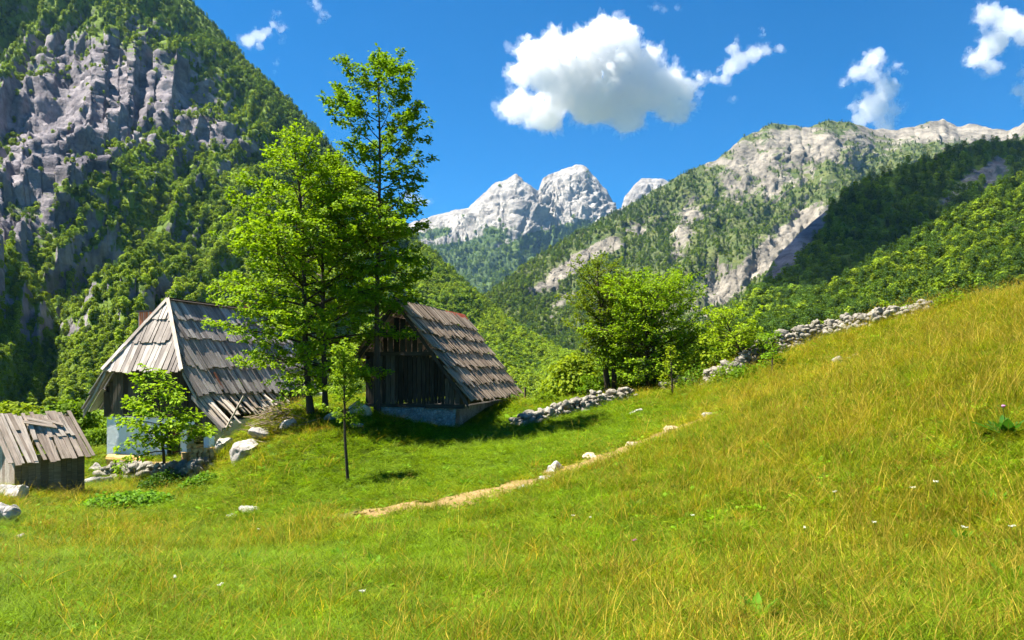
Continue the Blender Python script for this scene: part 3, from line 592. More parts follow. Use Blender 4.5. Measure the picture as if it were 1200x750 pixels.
    def rock5(P, px, py, N): return .35*ell(px, py, 1150, 240, 30, 30, -50)+.35*ell(px, py, 1120, 220, 25, 20, -30)+.3*ell(px, py, 1190, 265, 18, 20)+fbm(P*.03, 4)*.4-.05
    crest = [(700, 470, 190), (790, 440, 230), (850, 410, 280), (890, 388, 320), (940, 364, 360), (1000, 328, 410), (1060, 290, 450), (1120, 254, 490), (1160, 230, 520), (1200, 212, 560), (1300, 150, 650), (1500, 80, 800), (1900, 20, 900)]
    base = [(700, 530, 130), (900, 530, 105), (1200, 500, 85), (1900, 470, 80)]
    d5 = mountain('forest_slope', crest, base, 420, 240, 1.15, M['forest_floor'], disp5, rock5, 4.0, 17)
    forest('slope_forest', d5, 24000, 5.6, .55, 5, lime=.55, rmax=.48, vmin=.30, tint=.95)
    return d1, d2, d3, d4, d5

def near_forest(d5, d1):
    """single trees of the woods nearest to the meadow"""
    protos = []
    for i in range(3):
        r = empty('forest_tree'); tb = [(np.array([[0, 0, -.8], [.05, 0, 2.5], [0, .05, 5.5], [0, 0, 8.]]), np.array([.2, .16, .11, .04]))]
        link('trunk', tubes_mesh(tb, 'trunk'), M['bark'], r); link('crown', leafcloud(200+i, 9.5, (3.0, 2.6, 3.4)[i], 10500, .30, .14, 34), M['leaf'], r); protos.append((r, 'leafy tree', 9.5))
    for i in range(2):
        r = empty('conifer_tree'); tb = [(np.array([[0, 0, -.8], [0, 0, 5], [0, 0, 13.]]), np.array([.2, .14, .02]))]
        link('trunk', tubes_mesh(tb, 'trunk'), M['bark'], r); link('crown', conifer(210+i, 13.5, 2.5, 44, 10, .45), M['needle'], r); protos.append((r, 'conifer', 13.5))
    for i in range(2):
        r = empty('bush'); tb = [(np.array([[0, 0, -.4], [.1, 0, 1.2], [0, .1, 2.2]]), np.array([.07, .05, .02]))]
        link('trunk', tubes_mesh(tb, 'trunk'), M['bark'], r); link('crown', leafcloud(220+i, 3.4, 2.0, 5200, .20, .10, 20), M['leaf'], r); protos.append((r, 'bush', 3.4))
    r = np.random.default_rng(77); used = set()
    def put(k, x, y, s, color, label, group, z=None):
        pr, kind, hgt = protos[k]; z = surf_z(x, y) if z is None else z
        if k not in used: used.add(k); o = pr; o.location = (x, y, z-.1); o.scale = (s,)*3; o.rotation_euler = (0, 0, r.uniform(0, 6.28))
        else: o = dup(pr, (x, y, z-.1), r.uniform(0, 6.28), s)
        tag(o, label, kind if k >= 5 else ('tree' if k < 3 else 'conifer'), group)
        for ch in o.children:
            if ch.name.startswith('crown'): ch.color = (*(np.array(color)*r.uniform(.85, 1.15)), 1)
    LIME = (.22, .31, .012); MIDG = (.135, .24, .012); DK = (.06, .12, .016)
    # bushes behind the shed and the house
    for (px, d, s, k, lb) in ((-25, 40, 1.25, 5, 'yellow green bush behind the shed at the picture edge'), (18, 41, 1.2, 6, 'bright bush rising straight behind the shed roof'), (52, 44, 1.25, 5, 'round green bush between the shed roof and the cliff'), (82, 42, 1.15, 6, 'green bush filling the gap between shed and house'), (104, 46, 1.3, 5, 'dark green bush touching the house eave'), (112, 39, .55, 6, 'low bush at the far corner of the white house wall'), (66, 38, .5, 5, 'low shrub on the grass just behind the shed'), (-70, 42, 1.3, 6, 'bush beyond the shed, partly outside the picture'), (30, 52, 1.5, 6, 'tall pale green bush behind the others near the shed')):
        x = (px-600)/F*d; put(k, x, d, s, LIME if px < 40 else MIDG, lb, 'bushes behind the shed', h1(x, d))
    lab = lambda k, where: ({0: 'leafy tree', 1: 'leafy tree', 2: 'broad leafy tree', 3: 'pointed conifer', 4: 'dark conifer', 5: 'bush', 6: 'bush'}[k]+' '+where)
    for q in range(75):                                   # woods below the barn and behind the fruit trees
        px = r.uniform(560, 900); d = r.uniform(62, 150); x = (px-600)/F*d; k = int(r.choice([0, 1, 2, 3, 4], p=[.3, .28, .28, .09, .05]))
        top = np.interp(px, [560, 620, 680, 760, 830, 900], [372, 392, 400, 392, 385, 372])+r.uniform(0, 40); z = surf_z(x, d); sc = ((HOR-top)/F*d-z)/protos[k][2]
        if not .3 < sc < 1.15: continue
        put(k, x, d, sc, LIME if r.random() < .5 and k < 3 else (DK if k > 2 else MIDG), lab(k, 'in the wood below the meadow, behind the barn and the fruit trees'), 'trees of the wood below the meadow')
    for q in range(45):                                   # behind the house, under the cliff
        px = r.uniform(-60, 560); d = r.uniform(75, 190); x = (px-600)/F*d; k = int(r.choice([0, 1, 2, 3], p=[.32, .3, .3, .08]))
        put(k, x, d, r.uniform(.7, 1.05), LIME if r.random() < .4 and k < 3 else (DK if k > 2 else MIDG), lab(k, 'at the foot of the cliff behind the wooden houses'), 'trees at the foot of the cliff')
    P, rk, N, PX, PY = d5; nv, nu = rk.shape; cnt = 0                         # other bank
    while cnt < 150:
        i = int(r.uniform(.02, .45)*nv); j = int(r.random()*nu); px, py = PX[i, j], PY[i, j]
        if not (780 < px < 1290) or rk[i, j] > .5: continue
        k = int(r.choice([0, 1, 2, 3, 4], p=[.17, .15, .13, .30, .25])); p = P[i, j]; cnt += 1
        put(k, p[0], p[1], r.uniform(.42, .72)*(1.35 if k > 2 else 1), (.17, .25, .012) if r.random() < .55 and k < 3 else ((.06, .125, .014) if k > 2 else MIDG), lab(k, 'on the sunny wooded slope above the boulder wall'), 'trees of the sunny wooded slope', p[2])

# ------------------------------------------------------------------ stones
def rockmesh(seed, size, detail=3, rough=.28, flat=.35, ang=True):
    bm = bmesh.new(); bmesh.ops.create_icosphere(bm, subdivisions=detail, radius=1); V = np.array([v.co[:] for v in bm.verts]); Fc = np.array([[v.index for v in f.verts] for f in bm.faces]); bm.free()
    r = np.random.default_rng(seed)
    for _ in range(14 if ang else 4):                                              # chop planar facets
        n = unit(r.normal(size=3)); dd = r.uniform(.42, .75); k = V@n; V = V-np.clip(k-dd, 0, 1)[:, None]*n*.97
    V = V*(1+rough*fbm(V*1.3+seed*3.1, 4)[:, None])+fbm(V*4+seed, 3)[:, None]*V*.06*rough/.28
    return V*np.asarray(size), Fc
def rock(name, label, base, size, seed, m='rock', rz=0, sink=.35, cat='rock', group=None, detail=4, tilt=(0, 0)):
    V, Fc = rockmesh(seed, size, detail); o = link(name, npmesh(name, V, Fc, False), M[m], None, (base[0], base[1], base[2]+size[2]*(1-2*sink)*.5)); o.rotation_euler = (tilt[0], tilt[1], rz)
    return tag(o, label, cat, group)
ROCKLIB = [rockmesh(300+i, (1, 1, 1), 2, .42) for i in range(10)]
def stonewall(name, label, pts, hgt, wid, sz, seed, m='stone'):
    """dry stone wall piled along a line of ground points; hgt may vary along it"""
    r = np.random.default_rng(seed); pts = np.asarray(pts, float); k = np.arange(len(pts)); L = np.linalg.norm(np.diff(pts[:, :2], axis=0), axis=1).sum(); V = []; Fc = []; c = 0
    n = int(L/(sz*.85)); T0 = pts[-1, :2]-pts[0, :2]; T0 = T0/np.linalg.norm(T0); Nn = np.array([-T0[1], T0[0]])
    for i in range(n):
        s = (i+r.random()*.5)/n*(len(pts)-1); x, y = np.interp(s, k, pts[:, 0]), np.interp(s, k, pts[:, 1]); hh = np.interp(s, k, hgt)*r.uniform(.75, 1.2); g = h1(x, y)
        lev = max(1, int(round(hh/(sz*.62)))); 
        for l in range(lev):
            w = wid*(1-.45*l/max(lev, 1)); m_ = max(1, int(round(2*w/(sz*.9))))
            for j in range(m_+1):
                off = (j/max(1, m_)-.5)*2*w+r.normal(0, sz*.12); q = Nn*off
                if 0 < l < lev-1 and 0 < j < m_: continue
                a, f = ROCKLIB[r.integers(0, 10)]; e = sz*r.uniform(.4, 1.0)*np.array([1.25, 1, .72])*r.uniform(.8, 1.2, 3); th = r.uniform(0, 6.28); R = np.array([[math.cos(th), -math.sin(th), 0], [math.sin(th), math.cos(th), 0], [0, 0, 1]]); ti = r.normal(0, .5)
                B = (a*e)@R.T; B = B@np.array([[1, 0, 0], [0, math.cos(ti), -math.sin(ti)], [0, math.sin(ti), math.cos(ti)]]).T
                gz = h1(x+q[0], y+q[1]) if l == 0 else g
                B = B+np.array([x+q[0]+r.normal(0, sz*.1), y+q[1]+r.normal(0, sz*.1), gz+sz*.18+l*sz*.58]); V.append(B); Fc.append(f+c); c += len(B)
    return tag(link(name, npmesh(name, np.concatenate(V), np.concatenate(Fc)), M[m]), label, 'wall')
def line_px(lst): return [ground_px(*p) for p in lst]

def build_stones():
    top = line_px([(826, 453), (858, 446), (890, 428), (920, 416), (960, 401), (1000, 389), (1040, 377), (1075, 369), (1088, 366)])
    stonewall('boulder_wall', 'long dry wall of pale boulders climbing along the top of the meadow', top, [.6, .8, .9, .9, .8, .65, .6, .5, .35], .5, .225, 5)
    stonewall('stone_wall', 'low broken row of pale field stones beside the barn', line_px([(606, 499), (630, 494), (655, 488), (690, 480), (715, 473), (742, 467)]), [.3, .45, .45, .6, .5, .4], .3, .23, 6)
    stonewall('stone_wall', 'short stub of stone wall under the saplings', line_px([(778, 460), (798, 455), (818, 452)]), [.35, .5, .4], .25, .24, 7)
    stonewall('stone_heap', 'little pile of stones in the grass below the boulder wall', line_px([(980, 430), (993, 424), (1000, 421)]), [.18, .25, .2], .2, .22, 8)
    stonewall('terrace_wall', 'dark rubble wall holding up the terrace in front of the house', line_px([(128, 556), (150, 558), (175, 560), (200, 561), (225, 560), (243, 556)]), [.42, .5, .55, .5, .5, .5], .25, .30, 9)
    g = ground_px
    rock('rock', 'large pale outcrop in the bank next to the collapsed lean-to', g(283, 540), (.55, .5, .75), 41, rz=.4, sink=.35, tilt=(0, .45), detail=5)
    for i, (px, py, a, b, lb) in enumerate(((262, 528, .4, .5, 'dark mossy rock low in the bank, nearest the firewood pile'), (306, 512, .6, .35, 'broad rock half buried under the brushwood heap'), (272, 506, .45, .5, 'rock at the top of the bank touching the collapsed roof edge'), (336, 500, .5, .25, 'flat rock on the bank below the twin-trunk tree'))): rock('rock', lb, g(px, py), (a, a*.7, b), 90+i, rz=i*1.3, tilt=(0, .3), detail=4)
    rock('rock', 'rounded pale boulder in the grass below the bank', g(293, 600), (.34, .3, .2), 42, rz=.2, detail=5)
    rock('rock', 'small flat stone beside the rounded boulder', g(270, 608), (.2, .18, .1), 43)
    rock('rock', 'big slanted white outcrop in front of the shed', g(14, 582), (.75, .5, .42), 44, rz=-.5, tilt=(0, .35), detail=5)
    rock('rock', 'grey boulder at the picture edge below the white outcrop', g(2, 612), (.36, .32, .42), 45, detail=5)
    rock('rock', 'small stone in the grass under the white outcrop', g(17, 604), (.2, .16, .2), 46)
    rock('rock', 'pale stone leaning against the shed wall', g(36, 562), (.24, .2, .3), 47)
    rock('rock', 'long mossy slab lying between shed and terrace', g(108, 568), (1.0, .32, .28), 48, rz=.25, tilt=(0, -.2))
    rock('rock', 'flat grey slab in the grass beyond the path', g(746, 484), (.5, .2, .14), 49, rz=.5, tilt=(0, -.25))
    rock('rock', 'brown earthy boulder at the foot of the tall tree', g(424, 487), (.55, .4, .45), 50, 'warm_rock')
    rock('rock', 'pale stone poking out of the bank beneath the twin-trunk tree', g(392, 491), (.5, .25, .2), 51, rz=.5, tilt=(0, -.4))
    rock('rock', 'half buried flat stone in the dry bank left of the tallest tree', g(416, 500), (.5, .25, .12), 52, rz=.2)
    rock('rock', 'flat stone lying in the meadow below the white outcrop', g(18, 632), (.2, .16, .1), 53)
    for i, (px, py, sx, sz, lb) in enumerate(((652, 553, .27, .26, 'white pointed stone beside the path, largest of those along it'), (690, 538, .30, .2, 'ochre stone step at the middle of the path'), (742, 523, .32, .14, 'flat ochre step below the upper bend of the path'), (787, 506, .36, .2, 'square ochre block at the upper path'), (829, 490, .26, .18, 'white stone at the top end of the path'), (612, 573, .17, .09, 'small pale stone at the lower end of the path'), (638, 563, .24, .1, 'low ochre stone right under the white pointed stone'), (846, 488, .3, .1, 'flat pale stone beside the white stone at the path top'))):
        rock('path_stone', lb, g(px, py), (sx, sx*.8, sz), 70+i, 'rock' if 'white' in lb or 'pale' in lb else 'warm_rock', rz=i, group='stones along the path', cat='stone')

# ------------------------------------------------------------------ wooden buildings
class Frame:
    def __init__(s, o, ang): s.o = np.array(o, float); a = math.radians(ang); s.u = np.array([math.sin(a), math.cos(a), 0]); s.v = np.array([math.cos(a), -math.sin(a), 0])
    def p(s, a, w, z): return np.array([s.o[0], s.o[1], 0])+s.u*a+s.v*w+np.array([0, 0, z])
def courses(mb, org, along, down, nrm, bounds, cuts, pw=.24, th=.035, lift=.05, over=.10, rag=.05, seed=0, gap=.02, tilt=.0):
    """overlapping rows of roof boards; bounds(t)->(a0,a1) limits along the eave at distance t down the slope"""
    r = np.random.default_rng(seed); along, down, nrm = unit(along), unit(down), unit(nrm)
    for t0, t1 in zip(cuts[:-1], cuts[1:]):
        lo = min(bounds(t0)[0], bounds(t1)[0]); hi = max(bounds(t0)[1], bounds(t1)[1]); a = lo
        while a < hi-.04:
            w = pw*r.uniform(.6, 1.4); w = min(w, hi-a); mid = a+w/2; s0 = t0-over*.6; s1 = t1+over*.5+r.normal(0, rag)
            # clip boards against slanted hips
            ts = np.linspace(s0, s1, 9); ok = [q for q in ts if bounds(min(max(q, cuts[0]), cuts[-1]))[0]-.03 <= mid <= bounds(min(max(q, cuts[0]), cuts[-1]))[1]+.03]
            if len(ok) > 1:
                q0, q1 = ok[0], ok[-1]; sk = r.normal(0, .012)+tilt*r.normal(0, 1)
                o = org+along*a+down*q0+nrm*(.01+r.uniform(0, .012)); dn = down*(q1-q0)+nrm*lift*(q1-q0)/(s1-s0)+along*sk*(q1-q0)
                mb.box(o, dn, along*(w-gap*r.uniform(.3, 1.5)), nrm*th*r.uniform(.7, 1.3))
            a += w
def plank_wall(mb, fr, a, w0, w1, zb, ztop, pw=.2, th=.04, seed=0, gap=.012, face=-1):
    r = np.random.default_rng(seed); w = w0
    while w < w1-.02:
        q = min(pw*r.uniform(.7, 1.3), w1-w); zt = min(ztop(w+.01), ztop(w+q-.01)); b = zb+r.normal(0, .025)
        if zt > b+.05: mb.box(fr.p(a+r.uniform(-.012, .012), w, b), np.array([0, 0, zt-b]), fr.v*(q-gap), fr.u*th)
        w += q
def side_wall(mb, fr, w, a0, a1, zb, zt, pw=.22, th=.04, seed=0):
    r = np.random.default_rng(seed); a = a0
    while a < a1-.02:
        q = min(pw*r.uniform(.7, 1.3), a1-a); mb.box(fr.p(a, w, zb), np.array([0, 0, zt-zb]), fr.u*(q-.012), fr.v*th); a += q
def slab(fr, a0, a1, w0, w1, z0, z1): m = MB(); m.box(fr.p(a0, w0, z0), fr.u*(a1-a0), fr.v*(w1-w0), np.array([0, 0, z1-z0])); return m

def build_house():
    fr = Frame((-13.85, 31.0), 15); base = fr.p(-1, 0, 0); base[2] = 0
    R = empty('farmhouse', (0, 0, 0), 'old farmhouse with grey hipped board roof and white plaster ground floor', 'house')
    k = 1.594; zr = 2.86; hip = 1.456; dn = math.hypot(1, k); Lr = 7.6
    FOOT.append((fr.o[0], fr.o[1], fr.u[0], fr.u[1], -1.05, 8.2, -2.6, 3.3))
    # main slopes
    for sg, wmax, cuts, seed in ((1, 2.36, [0, .92, 1.84, 3.36*.96, 4.44], 1), (-1, 2.78, [0, .92, 1.84, 3.3, 4.3, 5.23], 2)):
        mb = MB(); down = fr.v*sg/dn+np.array([0, 0, -k/dn]); nrm = fr.v*sg*k/dn+np.array([0, 0, 1/dn]); tl = zr*dn/k
        courses(mb, fr.p(0, 0, zr), fr.u, down, nrm, lambda t: (-hip*min(1, t/tl), Lr), cuts, .19, seed=seed, lift=.08, rag=.06, tilt=.02)
        o = mb.build('roof', M['roof_wood'], R)
        if sg == 1:
            b = MB(); b.box(fr.p(0, 0, zr)+fr.u*.15+down*3.5+nrm*.10, down*.75, fr.u*.13, nrm*.02); b.build('replaced_board', M['red_board'], o)['label'] = 'rusty red board in the lower roof course'
            r_ = MB(); r_.box(fr.p(-.05, -.12, zr+.07), fr.u*(Lr+.1), fr.v*.17, np.array([0, 0, .045])); r_.box(fr.p(-.08, .02, zr+.03), fr.u*Lr, fr.v*.16+np.array([0, 0, -.05]), np.array([0, 0, .04])); r_.build('ridge_board', M['dark_wood'], o)
    # hip end
    hl = math.hypot(hip, zr); down = -fr.u*hip/hl+np.array([0, 0, -zr/hl]); nrm = -fr.u*zr/hl+np.array([0, 0, hip/hl]); mb = MB()
    courses(mb, fr.p(0, 0, zr), fr.v, down, nrm, lambda t: (-1.794*t/hl, 1.794*t/hl), [0.05, .9, 1.95, hl], .17, seed=3, lift=.07, rag=.05, tilt=.015); hp = mb.build('hip_roof', M['roof_wood'], R)
    for sg in (1, -1):
        a, b = fr.p(-.03, 0, zr+.06), fr.p(-hip-.03, sg*1.8, .07); d = b-a; side = unit(np.cross(d, nrm)); bb = MB()
        for q in range(3): bb.box(a+d*(q/3.)-side*.07+nrm*.03*(1.0+.3*q), d/3.*1.03, side*(.15), nrm*.03)
        bb.build('hip_board', M['pale_wood'] if sg == 1 else M['roof_wood'], hp)
    bb = MB(); bb.tube([fr.p(-.02, 0, zr), fr.p(-.02, .0, zr+.22)], [.035, .02], 6); bb.tube([fr.p(-.02, -.07, zr+.10), fr.p(-.02, .08, zr+.2)], .018, 5); bb.build('finial', M['dark_wood'], hp)
    # gable planking under the hip and barge boards
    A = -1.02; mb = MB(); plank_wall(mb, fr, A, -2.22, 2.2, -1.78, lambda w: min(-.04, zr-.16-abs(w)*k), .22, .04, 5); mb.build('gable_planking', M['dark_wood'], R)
    bb = MB(); 
    for sg, we in ((-1, 2.82), (1, 2.38)):
        a, b = fr.p(-hip+.02, sg*1.76, .02), fr.p(-hip+.02, sg*we, zr-we*k-.03); bb = MB(); bb.box(a, b-a, np.array([0, 0, -.17]), fr.u*.05); bb.build('barge_board', M['roof_wood'], R)
    # ground floor
    zb = -3.75; pl = MB()
    for (w0, w1, z0, z1) in ((-2.1, .78, zb, -1.8), (.78, 1.28, -2.05, -1.8), (1.28, 1.62, zb, -1.8), (1.62, 2.82, -2.12, -1.8), (2.62, 2.85, zb, -2.12)): pl.box(fr.p(A+.03, w0, z0), fr.v*(w1-w0), fr.u*.4, np.array([0, 0, z1-z0]))
    for (a0, a1, w0, w1) in ((A+.43, 7.4, -2.1, -1.75), (A+.43, 7.4, 2.5, 2.83), (7.4, 7.7, -2.1, 2.83)): pl.box(fr.p(a0, w0, zb), fr.v*(w1-w0), fr.u*(a1-a0), np.array([0, 0, (-1.05 if w0 < 0 else -1.95)-zb]))
    pl.build('wall', M['plaster'], R)
    s = slab(fr, A+.012, A+.028, 1.62, 2.84, -2.42, -2.08); s.build('lintel', M['yellow_plaster'], R)
    d = MB(); plank_wall(d, fr, A+.25, .78, 1.28, -3.45, lambda w: -2.05, .16, .04, 9, .006); dd = d.build('door', M['red_wood'], R); h = MB(); h.tube([fr.p(A+.24, .86, -2.75), fr.p(A+.18, .86, -2.75), fr.p(A+.18, .95, -2.75)], .012, 6); h.build('handle', M['iron'], dd)
    f = MB()
    for (w0, w1, z0, z1) in ((.74, .80, -3.45, -2.02), (1.26, 1.32, -3.45, -2.02), (.80, 1.26, -2.08, -2.0)): f.box(fr.p(A-.005, w0, z0), fr.v*(w1-w0), fr.u*.2, np.array([0, 0, z1-z0]))
    f.build('door_frame', M['dark_wood'], R)
    d = MB(); plank_wall(d, fr, A+1.3, 1.62, 2.62, -3.5, lambda w: -2.0, .2, .04, 10, .006); d.build('porch_door', M['red_wood'], R)
    d = MB(); d.box(fr.p(A+.1, 2.32, -2.95), fr.v*.28, fr.u*.03, np.array([0, 0, .5])); d.build('shutter', M['blue_paint'], R)
    d = MB(); d.box(fr.p(A, 1.62, -3.6), fr.v*1.0, fr.u*1.3, np.array([0, 0, .14])); d.build('doorstep', M['stone'], R)
    # side planking and collapsed lower eave
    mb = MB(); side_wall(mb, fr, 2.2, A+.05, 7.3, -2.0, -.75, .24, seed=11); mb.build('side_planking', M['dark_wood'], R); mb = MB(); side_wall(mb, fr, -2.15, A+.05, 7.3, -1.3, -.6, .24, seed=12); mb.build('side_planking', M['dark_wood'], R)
    mb = MB(); r = np.random.default_rng(13)
    L = empty('lean_to_roof'); L.parent = R; bpy.data.objects.remove(L)
    for i in range(30):
        a = -1.35+i*.185; sag = .12*math.sin(i*.9)+r.normal(0, .07); top = fr.p(a, 2.12, -.72-.02*r.random()); ln = r.uniform(.85, 1.35)*(1.3 if i < 6 else 1)
        bot = fr.p(a+r.normal(0.05, .22)*(1 if i > 4 else .3), 2.12+ln*.86, -.80-ln*(.78+.1*r.normal())+sag*.3)
        d = bot-top; s_ = unit(np.cross(d, [0, 0, 1.]))*(-1); nn = unit(np.cross(s_, d)); nn = nn if nn[2] > 0 else -nn; mb.box(top, d, s_*r.uniform(.13, .26), nn*.03)
    lt = mb.build('lean_to_roof', M['pale_wood'], R)
    b = MB(); b.box(fr.p(-1.42, 2.16, -.92), fr.p(-1.42, 3.5, -2.15)-fr.p(-1.42, 2.16, -.92), fr.u*.42, np.array([0, 0, .035])); b.box(fr.p(-1.44, 2.16, -1.05), fr.p(-1.44, 3.5, -2.28)-fr.p(-1.44, 2.16, -1.05), fr.u*.04, np.array([0, 0, .13])); b.build('edge_board', M['roof_wood'], lt)
    mb = MB(); plank_wall(mb, fr, A-.01, 2.0, 3.15, -2.08, lambda w: -.72-(w-2.0)*.98, .17, .035, 15); mb.build('lean_to_planking', M['dark_wood'], R)
    # chimney on the far slope and one on the ridge
    for (a, w, z0, z1, s) in ((1.0, -2.05, -.8, 2.5, .55), (4.6, .05, 2.4, 3.12, .5)):
        mb = MB(); mb.box(fr.p(a, w-s/2, z0), fr.u*s, fr.v*s, np.array([0, 0, z1-z0])); ch = mb.build('chimney', M['brick'], R)
        c = MB(); c.box(fr.p(a-.06, w-s/2-.06, z1+.003), fr.u*(s+.12), fr.v*(s+.12), np.array([0, 0, .07])); c.build('cap', M['iron'], ch)
    b0 = fr.p(A, .3, 0); rebase(R, (b0[0], b0[1], -3.5))
    # things on the terrace
    def thing_mb(mb, name, m, label, cat, group=None): return tag(mb.build(name, m, None, False), label, cat, group)
    g0 = ground_px(128, 548); g1 = ground_px(168, 551); mb = MB(); z = max(g0[2], g1[2])+.34
    pts = np.linspace([g0[0], g0[1], z], [g1[0], g1[1], z-.02], 7); mb.tube(pts, .17+.012*np.sin(np.arange(7)*2.1), 12); mb.build('log', M['log_wood']); o = bpy.data.objects['log']; tag(o, 'thick peeled yellow log lying along the terrace edge', 'log')
    for i, (px, py, s, lb) in enumerate(((112, 552, .42, 'dark upright boulder at the end of the yellow log'), (146, 553, .42, 'brown boulder leaning on the yellow log'), (163, 554, .33, 'pale flat boulder on the terrace wall'), (138, 560, .24, 'small boulder at the bottom of the terrace'), (152, 562, .17, 'white stone lying in the grass under the terrace wall'))):
        rock('rock', lb, ground_px(px, py)+np.array([0, 0, .12 if i in (1, 2) else 0]), (s, s*.8, s*.72), 80+i, 'stone' if i in (2, 4) else 'rock', rz=i, group='boulders of the terrace')
    c = ground_px(211, 556); c[1] += .5; c[2] = h1(c[0], c[1])+.42; mb = MB(); mb.tube([c+[0, 0, -.45], c+[0, 0, .05], c+[0, 0, .16]], [.17, .165, .16], 14); thing_mb(mb, 'stump', M['cut_wood'], 'upright round chopping block beside the firewood', 'chopping block')
    r = np.random.default_rng(19)
    for i in range(26):
        q = ground_px(232, 556); row, kx = divmod(i, 6); x = q[0]-.42+kx*.155+(.07 if row % 2 else 0)+r.normal(0, .012); y = q[1]+.55+r.normal(0, .05); zz = h1(q[0], q[1])+.34+row*.13; rad = r.uniform(.055, .085)
        mb = MB(); mb.tube([(x, y-.2, zz), (x+r.normal(0, .03), y+.28, zz)], rad, 7); thing_mb(mb, 'firewood_log', M['cut_wood'], 'cut firewood log in the pile beside the house door', 'firewood', 'firewood stacked on the terrace')
    t_ = MB(); q0 = ground_px(165, 556); q1 = ground_px(246, 553); 
    # terrace floor
    A0 = fr.p(-1.0, -1.2, 0); me = MB(); me.box(fr.p(-2.3, -.9, -3.9), fr.u*1.3, fr.v*3.7, np.array([0, 0, .48])); tag(me.build('terrace', M['earth'], None), kind='structure')
    p0 = fr.p(-1.6, 3.25, -3.0); mb = MB(); mb.tube([p0, p0+(fr.p(-.6, 3.85, -.95)-p0)*1.0], [.045, .035], 8); thing_mb(mb, 'pole', M['pale_wood'], 'bare wooden pole propped against the collapsed lower roof edge', 'pole')

